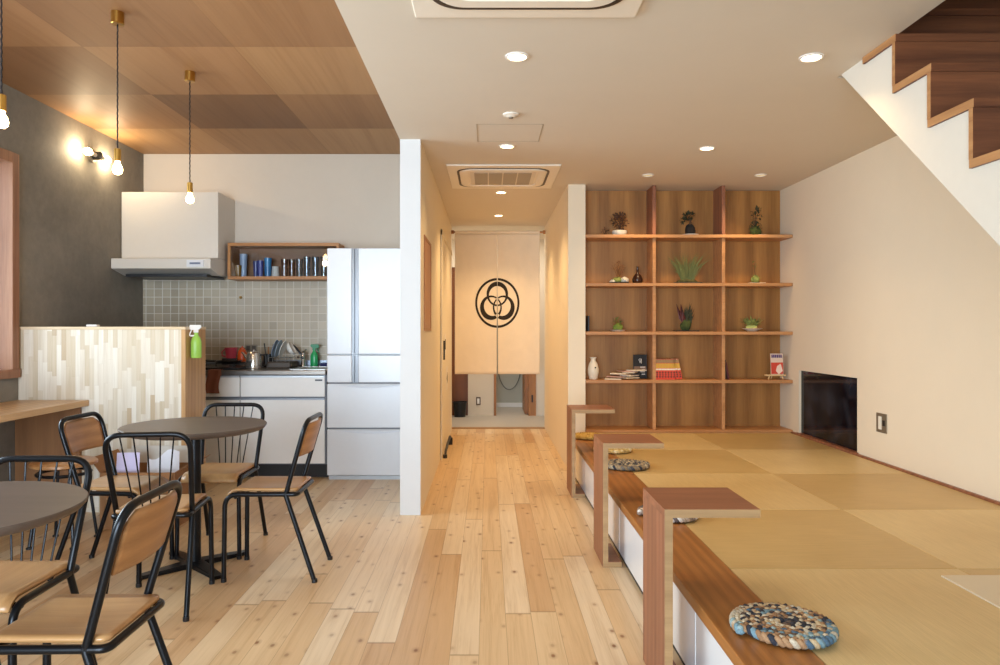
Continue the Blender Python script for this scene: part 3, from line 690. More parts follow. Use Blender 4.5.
# ------------------------------------------------------------------ range hood, box shelf, glassware
hd_ = thing('range_hood', 'white range hood above the stove', 'range hood', (0,0,0))
M_hood = plain(206,200,190,.3)
MB().box(-3.004, 5.86, 1.752, -2.212, 6.247, 2.295).build('hood_body', M_hood, hd_, bevel=.003)
m = MB(); m.prism([(5.70,1.655),(5.70,1.735),(5.86,1.751),(6.247,1.751),(6.247,1.625),(5.90,1.612)], 'X', -3.006, -2.212)
m.build('hood_visor', M_hood, hd_, bevel=.003)
MB().box(-2.94, 5.80, 1.596, -2.28, 6.18, 1.618).build('filter', plain(50,50,52,.4,.5), hd_)
c = MB().box(-2.40, 5.692, 1.668, -2.265, 5.702, 1.722).build('control_panel', plain(214,214,216,.3), hd_)
MB().box(-2.375, 5.689, 1.688, -2.29, 5.693, 1.703).build('control_button', plain(110,120,140,.3), c)
bs = thing('box_shelf', 'long wooden box shelf with glass front holding tumblers', 'wall shelf', (0,0,0))
BX0, BX1, BZ0, BZ1, BY = -2.185, -1.2525, 1.588, 1.895, 6.0
m = MB(); m.box(BX0, BY, BZ0, BX1, 6.237, BZ0+.026); m.box(BX0, BY, BZ1-.026, BX1, 6.237, BZ1); m.box(BX0, BY, BZ0+.026, BX0+.022, 6.237, BZ1-.026); m.box(BX1-.022, BY, BZ0+.026, BX1, 6.237, BZ1-.026)
m.build('box_frame', M_boxwood, bs, bevel=.002)
MB().box(BX0+.022, 6.22, BZ0+.026, BX1-.022, 6.237, BZ1-.026).build('back_panel', wood('box_back', (118,78,42), (160,112,66), 'X', 1.0, .5), bs)
MB().box(BX0+.022, BY+.012, BZ0+.026, BX1-.022, BY+.016, BZ1-.026).build('glass_front', glass(246,248,250,.03), bs)
def tumbler(name, px, r, h, mat, label, grp, z0=BZ0+.0265, Y=6.10, flip=False, cat='glass'):
    pr = [(0,0),(r*.8,0),(r,h),(r-.003,h),(r*.8-.003,.006),(0,.006)]
    if flip: pr = [(a, h-b) for a, b in pr]
    o = MB().lathe(pr, 24).build(name, mat, None, (ax(px, Y), Y, z0), smooth=True); tag(o, label, cat, grp); return o
gl = plain(186,190,196,.1,0,Alpha=.45); 
tumbler('amber_glass', 238.5, .026, .10, plain(150,110,50,.15), 'amber glass at the left end of the box shelf', None)
tumbler('water_pitcher', 243.5, .032, .20, plain(170,190,214,.15), 'tall pale blue pitcher at the left end of the box shelf', None, cat='pitcher', Y=6.14)
tumbler('blue_tumbler', 256, .024, .135, plain(50,60,120,.15), 'dark blue tumbler beside the pale pitcher', 'blue tumblers in the box shelf')
tumbler('blue_tumbler', 260.5, .024, .14, plain(80,84,150,.15), 'violet blue tumbler, next right of the dark blue tumbler', 'blue tumblers in the box shelf')
tumbler('blue_tumbler', 268, .032, .085, plain(52,120,170,.15), 'bright blue tumbler, lower of the stacked pair', 'blue tumblers in the box shelf')
tumbler('blue_tumbler', 268, .032, .075, plain(64,140,190,.15), 'bright blue tumbler stacked on top of another', 'blue tumblers in the box shelf', BZ0+.0265+.086)
tumbler('white_cup', 275.5, .034, .09, plain(226,220,208,.4), 'white cup turned upside down in the box shelf', None, flip=True, cat='cup')
nth = ['first', 'second', 'third']
for i, px in enumerate((284.5, 292, 299.5)):
    for k in range(2):
        tumbler('clear_tumbler', px, .030, .075, glass(246,238,226,.05), nth[i]+' clear tumbler right of the white cup, '+('upper' if k else 'lower')+' of its stacked pair', 'stacked clear tumblers', BZ0+.0265+.076*k, 6.09)
for i, px in enumerate((307, 315.5, 324)):
    for k in range(2):
        tumbler('tall_glass', px, .029, .085, glass(240,242,244,.07), nth[i]+' grey clear glass counted toward the refrigerator, '+('upper' if k else 'lower')+' of its stacked pair', 'stacked grey glasses', BZ0+.0265+.086*k, 6.09)

# ------------------------------------------------------------------ refrigerator
rf = thing('refrigerator', 'tall white six-door refrigerator beside the white wall end', 'refrigerator', (0,0,0))
RX0, RX1, RY = -1.250, -.568, 5.55
MB().box(RX0, RY+.055, .02, RX1, 6.22, 1.80).build('body', M_fridge, rf, bevel=.008)
MB().box(RX0+.01, RY+.02, 0.0, RX1-.01, 6.2, .03).build('base', plain(190,194,198,.4), rf)
gx0, gx1 = -1.058, -1.006
for (z0, z1) in ((.976, 1.80), (.757, .968)):
    nm = 'door' if z0 > .9 else 'drawer'
    MB().box(RX0, RY, z0, gx0, RY+.05, z1).build(nm, M_fridge, rf, bevel=.006, bseg=3)
    MB().box(gx1, RY, z0, RX1, RY+.05, z1).build(nm, M_fridge, rf, bevel=.006, bseg=3)
    MB().box(gx0, RY+.012, z0, gx1, RY+.05, z1).build('handle_recess', plain(112,112,114,.3,.5), rf)
    MB().box(gx0+.018, RY+.004, z0+.005, gx0+.024, RY+.012, z1-.005).build('handle_strip', plain(60,60,62,.3,.5), rf)
for (z0, z1) in ((.405, .747), (.035, .393)):
    d = MB().box(RX0, RY, z0, RX1, RY+.05, z1).build('drawer', M_fridge, rf, bevel=.006, bseg=3)
    m = MB().grid(lambda u, v: (RX0+.06+u*(RX1-RX0-.12), RY-.001-.008*math.sin(PI*u)*v, z1-.028+.022*(1-v)-.022*math.sin(PI*u)*v+.02*v), 20, 4)
    m.build('drawer_handle', plain(208,212,218,.25), d, smooth=True, solid=.002)
MB().box(RX0+.005, RY+.02, .748, RX1-.005, RY+.05, .756).build('gasket', plain(120,122,128,.5), rf)
MB().box(RX0+.005, RY+.02, .394, RX1-.005, RY+.05, .404).build('gasket', plain(120,122,128,.5), rf)

# ------------------------------------------------------------------ pendant lamps, wall lamp
M_bulb = emis(255, 214, 150, 28)
def pendant(loc, label):
    t = thing('pendant_lamp', label, 'pendant lamp', loc, 0, 'bare-bulb pendant lamps')
    MB().lathe([(0,-.058),(.027,-.058),(.030,-.055),(.030,0),(0,0)], 24).build('ceiling_cup', M_brass, t, smooth=True)
    z1 = -.655
    m = MB(); m.tube([(.0008*math.cos(i*.8), .0008*math.sin(i*.8), -.055+(z1+.055)*i/160) for i in range(161)], .0034, 6); m.build('cord', plain(30,22,20,.8), t, smooth=True)
    MB().lathe([(0,z1),(.010,z1),(.016,z1-.004),(.0165,z1-.062),(0,z1-.062)], 20).build('socket', M_brass, t, smooth=True)
    zb = z1-.062
    MB().lathe([(.011,zb),(.012,zb-.010),(.020,zb-.026),(.0235,zb-.040),(.021,zb-.053),(.012,zb-.062),(0,zb-.065)], 24).build('bulb', M_bulb, t, smooth=True)
    L = bpy.data.lights.new('bulb_glow', 'POINT'); L.energy = 3.6; L.color = (1,.74,.42); L.shadow_soft_size = .03
    lo = bpy.data.objects.new('bulb_glow', L); col.objects.link(lo); lo.location = (0,0,zb-.10); lo.parent = t
    return t
pendant((-1.80, 2.645, ZW), 'brass pendant lamp with bare bulb at the picture edge, in front of the window')
pendant((-1.785, 3.445, ZW), 'brass pendant lamp with bare bulb hanging before the grey wall lamp')
pendant((-1.77, 4.245, ZW), 'brass pendant lamp with bare bulb hanging in front of the range hood')
wl = thing('wall_lamp', 'double bare-bulb lamp high on the grey wall', 'wall lamp', (XL, 5.42, 2.485))
MB().lathe([(0,.001),(.05,.001),(.048,.018),(.02,.024),(0,.024)], 24, axis='X').build('backplate', plain(150,140,124,.35,.6), wl, smooth=True)
MB().lathe([(0,.02),(.03,.02),(.03,.075),(0,.078)], 20, axis='X').build('lamp_body', plain(40,38,36,.4), wl, smooth=True)
for s in (-1, 1):
    MB().tube([(.05,.02*s,0),(.05,.085*s,0)], .015, 14).build('socket', plain(220,214,200,.4), wl, smooth=True)
    MB().lathe([(.012,.085*s),(.026,.115*s),(.03,.135*s),(.022,.158*s),(0,.166*s)], 20, (.05,0,0), axis='Y').build('bulb', emis(255,220,160,28), wl, smooth=True)
    L = bpy.data.lights.new('wall_lamp_glow', 'POINT'); L.energy = 5.5; L.color = (1,.8,.52); L.shadow_soft_size = .03
    lo = bpy.data.objects.new('wall_lamp_glow', L); col.objects.link(lo); lo.location = (.07,.20*s,0); lo.parent = wl

# ------------------------------------------------------------------ ceiling fittings
def downlight(loc, label, power=28, small=False, group='round recessed downlights'):
    t = thing('downlight', label, 'downlight', loc, 0, group)
    r = .040 if not small else .036
    MB().lathe([(r,-.0005),(r+.012,-.0005),(r+.012,-.005),(r+.003,-.007),(r,-.003)], 28).build('trim_ring', plain(240,234,224,.4), t, smooth=True)
    MB().lathe([(0,-.0035),(r,-.0035),(r,-.0008),(0,-.0008)], 24).build('lens', emis(255,224,170,14 if not small else .7), t, smooth=True)
    L = bpy.data.lights.new('downlight_beam', 'SPOT'); L.energy = power; L.color = (1,.68,.34); L.spot_size = math.radians(125); L.spot_blend = .8; L.shadow_soft_size = .045
    lo = bpy.data.objects.new('downlight_beam', L); col.objects.link(lo); lo.location = (0,0,-.02); lo.parent = t
    return t, lo
downlight((.127, 3.13, ZC), 'bright round downlight just beyond the nearest air conditioner', 14)
downlight((1.42, 3.14, ZC), 'bright round downlight beside the stairs', 18)
downlight((.124, 4.675, ZC), 'round downlight between the ceiling hatch and further air conditioner')
downlight((1.448, 4.727, ZC), 'round downlight over the tatami, toward the shelf')
downlight((.114, 6.26, ZC), 'round downlight just behind the further air conditioner', 54)
downlight((.112, 7.55, ZC), 'round downlight closest to the hanging curtain', 50)
for x, lab in ((1.244, 'small dim ceiling spot above the left half of the shelf'), (2.12, 'small dim ceiling spot above the right end of the shelf')):
    t, lo = downlight((x, 5.56, ZC), lab, 30, True, 'dim spots above the shelf'); lo.data.spot_size = 1.55; lo.data.spot_blend = 1.0; lo.rotation_euler = (.5, 0, -.0 if x < 2 else .25)
sd = thing('smoke_detector', 'small round ceiling sensor beside the hatch', 'sensor', (.128, 3.98, ZC))
MB().lathe([(0,-.018),(.022,-.018),(.028,-.012),(.045,-.008),(.046,0),(0,0)], 28).build('sensor_body', plain(226,216,200,.5), sd, smooth=True)
MB().lathe([(0,-.026),(.012,-.024),(.014,-.018),(0,-.018)], 16).build('sensor_eye', plain(120,104,84,.4), sd, smooth=True)
m = MB(); x0,x1,y0,y1 = -.068,.325,4.17,4.56
for a in ((x0,y0,x1,y0+.006),(x0,y1-.006,x1,y1),(x0,y0,x0+.006,y1),(x1-.006,y0,x1,y1)): m.box(a[0],a[1],ZC-.0015,a[2],a[3],ZC-.0002)
o = m.build('ceiling_hatch', plain(176,160,136,.6)); tag(o, 'thin square outline of a ceiling inspection hatch', 'hatch')
def aircon(loc, label):
    t = thing('ceiling_air_conditioner', label, 'air conditioner', loc, 0, 'ceiling cassette air conditioners')
    t.scale = (.93, .93, 1)
    MB().box(-.45,-.46,-.012,.45,.46,-.0005).build('panel', M_ac, t, bevel=.008, bseg=3)
    def rr(h, r, n=10):
        P = []
        for cx_, cy_, a0 in ((h-r,h-r,0),(-h+r,h-r,PI/2),(-h+r,-h+r,PI),(h-r,-h+r,1.5*PI)):
            for k in range(n+1): a = a0+PI/2*k/n; P.append((cx_+r*math.cos(a), cy_+r*math.sin(a)))
        return P
    def ring(h0, r0, h1, r1, z0, z1):
        a, b = rr(h0, r0), rr(h1, r1); m = MB(); n = len(a)
        V = [[m.bm.verts.new((p[0],p[1],z)) for p in q] for q, z in ((a,z0),(a,z1),(b,z1),(b,z0))]
        for i in range(n):
            j = (i+1) % n
            for k in range(4): m.bm.faces.new((V[k][i],V[k][j],V[(k+1)%4][j],V[(k+1)%4][i]))
        return m
    ring(.375,.13,.357,.115,-.012,-.0155).build('air_slot', plain(58,44,32,.5), t, smooth=True)
    ring(.346,.11,.290,.07,-.012,-.020).build('louver', M_ac, t, smooth=True)
    g = MB().box(-.27,-.27,-.018,.27,.27,-.012).build('grille', plain(222,212,194,.5), t, bevel=.004)
    for i in range(4): MB().box(-.236+.12*i,-.235,-.0205,-.126+.12*i,.235,-.018).build('grille_mesh', plain(170,158,140,.6), g)
    return t
aircon((.142, 2.29, ZC), 'white ceiling air conditioner cut off by the top of the picture')
aircon((.115, 5.62, ZC), 'white ceiling air conditioner above the corridor entrance')

# ------------------------------------------------------------------ noren curtain
YN = 8.28; NX = .108; NZ0, NZ1 = .646, 2.275
M_noren = plaster('linen', (238,222,196), .95, .03, 6, .15)
M_ink = plain(42, 34, 26, .9)
wave = lambda x, z: YN+.008*math.sin(x*9+1.0)*(0.3+0.7*(NZ1-z)/1.6)+.004*math.sin(x*23+z*1.5)
rod = thing('curtain_rod', 'wooden rod across the corridor end carrying the cream curtain', 'curtain rod', (0,0,0))
MB().tube([(-.425, YN, 2.29), (.664, YN, 2.29)], .011, 12).build('rod', M_doorwood, rod, smooth=True)
for x in (-.425, .634): MB().lathe([(0,0),(.022,0),(.022,.03),(0,.03)], 16, (x, YN, 2.29), axis='X').build('bracket', M_doorwood, rod, smooth=True)
nr = thing('noren_curtain', 'cream split curtain printed with a black crest of three interlocked rings', 'curtain', (0,0,0))
slit = lambda z: .0008 if z > 1.80 else .0008+.0052*min(1, (1.80-z)/.6)
for s in (-1, 1):
    xo = NX-.492 if s < 0 else NX+.492
    def cl(u, v):
        z = NZ1-(NZ1-NZ0)*v; xi = NX+s*slit(z); x = xi+(xo-xi)*u
        return (x, wave(x, z), z)
    MB().grid(cl, 40, 50).build('curtain_panel', M_noren, nr, smooth=True, solid=.003)
m = MB().tube([(NX-.49, YN-.0, 2.29), (NX+.49, YN, 2.29)], .0165, 12); m.build('rod_pocket', M_noren, nr, smooth=True)
CZ = 1.47
def crescent(cx, cz, rx, rz, t0, t1, ang, n=240):
    """ring with thickness t1 in direction ang, t0 on the far side; quads lie just in front of the cloth"""
    m = MB(); q = []
    for i in range(n):
        a = 2*PI*i/n; k = .5+.5*math.cos(a-ang); t = t0+(t1-t0)*k**1.3
        q.append([(cx+rx*math.cos(a), cz+rz*math.sin(a)), (cx+(rx-t)*math.cos(a), cz+(rz-t*1.12)*math.sin(a))])
    for i in range(n):
        P = [q[i][0], q[(i+1) % n][0], q[(i+1) % n][1], q[i][1]]
        side = [p[0]-NX for p in P]
        if min(side) < 0 < max(side): continue
        if min(abs(v) for v in side) < slit(P[0][1]): continue
        m.quad(*[(p[0], wave(p[0], p[1])-.0045, p[1]) for p in P])
    return m
for a in ((NX, CZ, .256, .288, .024, .024, 0), (NX, CZ+.105, .124, .142, .017, .046, PI/2), (NX-.074, CZ-.055, .126, .142, .015, .052, PI*1.22), (NX+.074, CZ-.055, .126, .142, .015, .052, -PI*.22)):
    crescent(*a).build('crest_ring', M_ink, nr)

# ------------------------------------------------------------------ things at the corridor end
bn = thing('waste_bin', 'black bin standing by the dark brown door under the curtain', 'bin', (-.375, 9.52, 0))
MB().lathe([(0,0),(.075,0),(.092,.19),(.088,.19),(.072,.006),(0,.006)], 28).build('bin_body', M_black, bn, smooth=True)
MB().lathe([(.086,.188),(.098,.188),(.098,.20),(.086,.20)], 28).build('rim', plain(40,42,46,.4), bn, smooth=True)
sw = thing('wall_switch', 'light switch with dark frame low on the wall under the curtain', 'switch', (-.13, YB, .195))
MB().box(-.030,-.008,-.055,.030,-.0005,.055).build('plate', plain(96,76,56,.4), sw, bevel=.002)
MB().box(-.016,-.012,-.036,.016,-.008,.036).build('rocker', M_gloss, sw, bevel=.002)
m = MB().tube([(.10+.0+.17*math.cos(a), 10.69, .62+.36*math.sin(a)) for a in [PI+PI*i/24 for i in range(25)]], .008, 8)
o = m.build('hose', plain(120,120,112,.5), None, (.22,0,0), smooth=True); tag(o, 'grey hose looping down on the washroom wall', 'hose')
for i, (y, z, h, w_, lab) in enumerate(((7.0, .92, .20, .16, 'white notice sheet on the corridor door, beside its handle'), (7.3, .55, .24, .18, 'white notice sheet low on the corridor door with black arrow mark'))):
    t = thing('notice_sheet', lab, 'notice', (-.4185, y, z))
    MB().box(-.0008,-w_/2,0,.001,w_/2,h).build('sheet', plain(240,236,228,.6), t)
    if i: MB().prism([(-.06,.12),(.06,.06),(.06,.18)], 'X', .001, .0018).build('arrow_mark', M_ink, t)
    else: MB().box(.001,-.05,.05,.0018,.05,.15).build('dark_print', M_ink, t)
ds = thing('door_stop', 'black bent metal bar at floor level beside the corridor wall', 'door stop', (-.39, 6.9, 0))
MB().tube(fillet([(0,-.40,.012),(0,-.30,.05),(.01,.25,.10),(.012,.33,.07)], .05), .012, 8).build('bar', M_black, ds, smooth=True)
MB().lathe([(0,0),(.02,0),(.02,.03),(0,.03)], 14, (0,-.41,0)).build('foot', M_black, ds, smooth=True)
MB().lathe([(0,0),(.02,0),(.02,.07),(0,.07)], 14, (.012,.34,0)).build('foot', M_black, ds, smooth=True)
so = thing('wall_outlet', 'steel socket plate on the lamp-tinted wall above the tatami', 'outlet', (XR, 4.59, .57))
MB().box(-.006,-.060,-.062,-.0005,.060,.062).build('plate', plain(140,128,108,.35,.5), so, bevel=.002)
MB().box(-.009,-.005,-.042,-.006,.030,.042).build('switch_insert', plain(232,226,210,.4), so)
MB().box(-.009,-.042,-.015,-.006,-.018,.02).build('socket_hole', M_dark, so)
# ------------------------------------------------------------------ things on the shelf
def S(px, row, Y=6.06):
    z = SB[row]+.0005
    return (ax(px, Y), Y, z)
M_soil = plain(44,36,26,.9); M_moss = plaster('moss', (92,88,50), .95, .5, 40, .5); M_leafd = plain(58,60,36,.7); M_leafg = plain(112,128,60,.6); M_leafr = plain(92,62,42,.7); M_lime = plaster('lime_moss', (150,160,84), .9, .4, 45, .5); M_twig = plain(88,62,40,.8)
M_wpot = plain(226,220,204,.35); M_tray = plain(40,34,28,.5)
def foliage(c, r, n, ln, wd, seed, squash=1.0):
    rd = random.Random(seed); m = MB()
    for _ in range(n):
        while True:
            p = Vector((rd.uniform(-1,1), rd.uniform(-1,1), rd.uniform(-1,1)))
            if p.length < 1: break
        q = Vector(c)+Vector((p.x*r, p.y*r*.8, p.z*r*squash))
        d = (p+Vector((rd.uniform(-.6,.6), rd.uniform(-.6,.6), rd.uniform(-.3,.8)))).normalized()
        m.leaf(q, d, (0,0,1), ln*rd.uniform(.6,1.2), wd*rd.uniform(.7,1.2))
    return m
def stems(base, tips, r=.0025):
    m = MB()
    for t in tips:
        b = Vector(base); t = Vector(t); mid = (b+t)/2+Vector((random.uniform(-.01,.01), random.uniform(-.01,.01), .01)); m.tube([b, mid, t], [r, r*.8, r*.5], 6)
    return m
def oval_dish(rx, ry, h): return MB().lathe([(0,0),(.8,0),(1.0,h),(.96,h),(.78,h*.25),(0,h*.25)], 30, sx=rx, sy=ry)
# row 1
t = thing('potted_bonsai', 'small reddish bonsai in an oval white pot, top left cubby', 'bonsai', S(619.5, 0))
MB().box(-.075,-.06,0,.075,.06,.008).build('mat', M_tray, t)
MB().lathe([(0,.008),(.045,.008),(.062,.025),(.064,.045),(.058,.05),(.055,.04),(0,.04)], 30, sy=.8).build('pot', M_wpot, t, smooth=True)
stems((0,0,.04), [(.03,0,.13),(-.035,.01,.14),(0,-.01,.17),(.05,.01,.16)], .004).build('stem', M_twig, t, smooth=True)
foliage((0,0,.135), .074, 220, .026, .017, 1, .85).build('foliage', M_leafr, t)
t = thing('shadow_seedling', 'tiny dark twig plant standing in for a shadow left of the white-potted bonsai, top left cubby', 'plant', S(605, 0, 6.10))  # twig plant added to stand in for a plant's faint shadow
MB().lathe([(0,0),(.025,0),(.03,.02),(.026,.02),(0,.015)], 18).build('pot', M_tray, t, smooth=True)
foliage((0,0,.05), .035, 30, .02, .012, 2).build('foliage', M_leafr, t); stems((0,0,.01), [(.02,0,.06),(-.02,0,.07)]).build('stem', M_twig, t)
t = thing('rock_bonsai', 'bonsai leaning over a dark cone rock on a white dish, top middle cubby', 'bonsai', S(690, 0))
MB().lathe([(0,0),(.062,0),(.072,.016),(.066,.016),(0,.010)], 28).build('dish', M_wpot, t, smooth=True)
MB().blob((0.0,0,.05), .043, .04, .055, .1, seed=4).build('rock', plain(40,34,30,.9), t, smooth=True)
MB().tube([(0,0,.08),(.004,0,.12),(-.004,0,.15),(-.02,0,.175),(-.04,0,.165)], [.016,.01,.007,.005,.003], 8).build('stem', M_twig, t, smooth=True)
m = foliage((-.012,0,.175), .045, 120, .026, .016, 5, .6); 
m.build('foliage', M_leafd, t)
foliage((-.055,0,.14), .030, 60, .024, .015, 6, .8).build('foliage', M_leafd, t)
t = thing('moss_plant', 'dark sprigged moss plant with a white plate, top right cubby', 'plant', S(757, 0))
MB().lathe([(0,0),(.045,0),(.052,.010),(.046,.010),(0,.006)], 24, (.025,-.02,0)).build('plate', M_wpot, t, smooth=True)
MB().blob((-.01,.015,.045), .048, .042, .045, .15, seed=7).build('moss_ball', plain(74,84,36,.95), t, smooth=True)
foliage((-.01,.015,.055), .062, 170, .022, .012, 8).build('foliage', M_leafd, t)
stems((-.01,.015,.07), [(.0,.01,.255),(.015,0,.21),(-.03,.01,.20)], .003).build('stem', M_twig, t)
foliage((.0,.01,.18), .045, 80, .024, .015, 9, 1.6).build('foliage', M_leafd, t)
# row 2
t = thing('twig_planter', 'black and white low planter with moss and bare twigs, second row left', 'planter', S(619, 1))
MB().lathe([(0,0),(.078,0),(.084,.014),(.078,.014),(0,.008)], 30, sy=.7).build('tray', M_tray, t, smooth=True)
MB().blob((.045,-.01,.03), .036, .03, .026, .2, seed=10).build('stone', M_wpot, t, smooth=True)
MB().blob((-.015,0,.03), .045, .035, .024, .2, seed=11).build('moss', M_lime, t, smooth=True)
MB().blob((-.055,-.01,.018), .025, .02, .015, .2, seed=12).build('stone', M_wpot, t, smooth=True)
rd = random.Random(3)
stems((-.01,0,.04), [(-.06+.016*i, rd.uniform(-.02,.02), .13+.05*rd.random()) for i in range(8)], .0028).build('stem', plain(130,84,44,.8), t)
foliage((-.005,0,.135), .062, 100, .016, .008, 13, .9).build('foliage', plain(126,80,44,.8), t)
o = MB().lathe([(0,0),(.03,0),(.042,.012),(.045,.04),(.03,.072),(.012,.09),(.009,.14),(.012,.146),(0,.146)], 28).build('bottle_vase', plain(52,30,22,.15), None, S(637.5, 1), smooth=True); tag(o, 'dark brown round bottle vase beside the twig planter', 'vase')
lb = MB().lathe([(.0455,.025),(.0458,.03),(.0445,.05),(.044,.055)], 10, sx=1, sy=1)
lb.bm.free()
t = thing('grass_tray', 'spiky green grass clump on a dark tray, second row middle', 'plant', S(687, 1))
MB().box(-.115,-.06,0,.115,.06,.012).build('tray', M_tray, t, bevel=.004)
MB().blob((0,0,.02), .085, .045, .020, .15, seed=14).build('moss', M_moss, t, smooth=True)
m = MB(); rd = random.Random(21)
for i in range(190):
    a = rd.uniform(-1,1); b = rd.uniform(-.5,.15); L = rd.uniform(.10,.27)
    base = Vector((a*.05, b*.04, .03)); d = Vector((a*.42+rd.uniform(-.15,.15), b*.5, 1)).normalized(); sd = Vector((d.z,0,-d.x)); bend = Vector((a*.05,0,-.015))
    p1 = base+d*L*.55; p2 = base+d*L+bend
    v = [m.bm.verts.new(q) for q in (base-sd*.0025, base+sd*.0025, p1+sd*.002, p1-sd*.002, p2)]
    m.bm.faces.new((v[0],v[1],v[2],v[3])); m.bm.faces.new((v[3],v[2],v[4]))
m.build('foliage', plain(104,110,58,.6), t)
t = thing('moss_ball_plant', 'bright green moss ball with a thin sprig on a square white plate', 'plant', S(755.5, 1))
MB().box(-.07,-.05,0,.07,.05,.008).build('plate', M_wpot, t, bevel=.003)
MB().blob((0,0,.038), .036, .034, .031, .12, seed=15).build('moss_ball', M_lime, t, smooth=True)
foliage((0,0,.04), .045, 110, .014, .007, 16, .8).build('foliage', M_lime, t)
stems((0,0,.06), [(-.006,0,.17)], .002).build('stem', M_twig, t); foliage((-.006,0,.165), .022, 16, .018, .010, 17).build('foliage', M_leafg, t)
# row 3
o = MB().box(-.006,-.09,0,.006,.09,.13).build('dark_book', plain(26,24,26,.4), None, S(587.2, 2, 6.06)); tag(o, 'thin black book standing against the left side, third row', 'book')
t = thing('small_moss_mound', 'small green moss mound on a white plate, third row left', 'plant', S(618, 2))
MB().lathe([(0,0),(.05,0),(.066,.014),(.06,.014),(0,.007)], 28).build('plate', M_wpot, t, smooth=True)
MB().blob((0,0,.036), .042, .038, .032, .15, seed=18).build('moss', plain(120,140,56,.9), t, smooth=True)
foliage((-.005,0,.06), .045, 110, .024, .012, 19, 1.1).build('foliage', M_leafg, t)
stems((-.005,0,.06), [(-.008,0,.125)], .002).build('stem', plain(130,100,50,.8), t)
t = thing('upright_plant', 'dark red and green upright leaves on a dark tray, third row middle', 'plant', S(686, 2))
MB().box(-.10,-.055,0,.10,.055,.010).build('tray', M_tray, t, bevel=.004)
MB().blob((0,0,.05), .045, .04, .05, .15, seed=22).build('moss', plain(60,72,32,.95), t, smooth=True)
m = MB(); rd = random.Random(31)
for i in range(16): m.leaf((rd.uniform(-.035,.0),rd.uniform(-.02,.02),.07), (rd.uniform(-.6,.0),rd.uniform(-.2,.2),1), (0,1,0), rd.uniform(.10,.19), .024)
m.build('foliage', plain(86,34,30,.5), t)
m = MB()
for i in range(30): m.leaf((rd.uniform(-.02,.045),rd.uniform(-.02,.02),.06), (rd.uniform(-.2,.5),rd.uniform(-.3,.3),1), (0,1,0), rd.uniform(.06,.20), .013)
m.build('foliage', M_leafd, t)
t = thing('bowl_plant', 'light green leafy plant in a wide white bowl, third row right', 'plant', S(752, 2))
MB().lathe([(0,0),(.035,0),(.045,.008),(.085,.026),(.080,.028),(.04,.014),(0,.012)], 30).build('bowl', M_wpot, t, smooth=True)
MB().blob((0,0,.035), .046, .042, .025, .15, seed=23).build('moss', plain(206,206,120,.9), t, smooth=True)
m = MB(); rd = random.Random(41)
for i in range(60): a = rd.uniform(0,2*PI); m.leaf((.02*math.cos(a),.02*math.sin(a),.045), (math.cos(a),math.sin(a)*.7,rd.uniform(.2,1.6)), (0,0,1), rd.uniform(.05,.11), .022)
m.build('foliage', M_lime, t)
# row 4
v = thing('flower_vase', 'cream bottle-shaped vase at the left end of the fourth row', 'vase', S(593.2, 3, 6.02))
MB().lathe([(0,0),(.030,0),(.034,.006),(.046,.06),(.047,.085),(.036,.13),(.022,.155),(.020,.168),(.030,.186),(.026,.186),(.016,.168),(0,.165)], 32).build('vase_body', M_cream, v, smooth=True)
MB().lathe([(0,0),(.007,0),(.005,.003),(0,.003)], 12, (.012,-.046,.10), axis='Y').build('vase_mark', M_ink, v)
cv = [(230,214,186),(216,196,166),(206,160,140),(238,226,204),(190,150,120)]
for i in range(9):
    w, h = .105, .17
    ang = -.95+.22*i
    o = MB().box(-w/2, 0, 0, w/2, h*.8, .0084).build('booklet', plain(*cv[i % 5], .6), None, (ax(626,6.0)+.010*(i-4), 5.99, SB[3]+.0012+.0088*i), bevel=.001)
    tag(o, 'thin pale booklet in the fanned pile on the fourth row', 'booklet', 'fanned booklets on the fourth row')
    o.rotation_euler = (0.0, 0.0, [1.35,-1.1,.95,-.75,.6,1.15,-.4,.3,-.95][i])
b = thing('black_book', 'black book with a white mark, standing upright beside the fanned booklets', 'book', S(640, 3, 6.10))
MB().box(-.058,-.009,0,.058,.009,.205).build('cover', plain(24,22,22,.35), b, bevel=.001)
m = MB(); m.tube([(.006*math.cos(a)+.005*math.sin(2*a)-.002, -.0098, .152+.016*math.sin(a)) for a in [i*2*PI/20 for i in range(20)]], .0022, 6, closed=True); m.box(.006,-.0105,.13,.011,-.0092,.17); m.build('title_mark', plain(232,228,220,.5), b)
MB().box(-.052,-.0105,.075,.050,-.0092,.105).build('picture_band', plain(132,100,74,.5), b)
m = MB()
for i in range(4): m.box(.0+.012*(i%2), -.0112, .095-.02*i, .04, -.0105, .102-.02*i)
m.build('lettering', plain(226,220,212,.5), b)
# red and yellow paperbacks : one kind, copied
rd = random.Random(5)
def paperback(i):
    t = thing('paperback', 'x', 'book', (0,0,0), 0, 'red and yellow paperbacks on the fourth row')
    MB().box(-.0115,-.065,0,.0115,-.0635,.17).box(-.0115,-.0635,0,-.0100,.065,.17).box(.0100,-.0635,0,.0115,.065,.17).build('cover', [plain(214,74,50,.45)], t)
    MB().box(-.0099,-.0630,.002,.0099,.062,.168).build('pages', plain(232,220,196,.7), t)
    MB().box(-.0112,-.0662,.095,.0112,-.0651,.135).build('spine_band', plain(206,160,60,.45), t)
    MB().box(-.0112,-.0662,.139,.0112,-.0651,.168).build('spine_band', plain(150,120,84,.45), t)
    MB().box(-.0112,-.0662,.079,.0112,-.0651,.092).build('spine_band', plain(236,224,206,.45), t)
    m = MB()
    for k in range(3): m.box(-.006+.003*(k%2), -.0670, .018+.018*k, .006, -.0662, .030+.018*k)
    m.build('lettering', plain(60,36,30,.5), t)
    return t
b0 = paperback(0)
nth7 = ['first', 'second', 'third', 'fourth', 'fifth', 'sixth', 'seventh']
X0 = DX[0]+.014+.0135
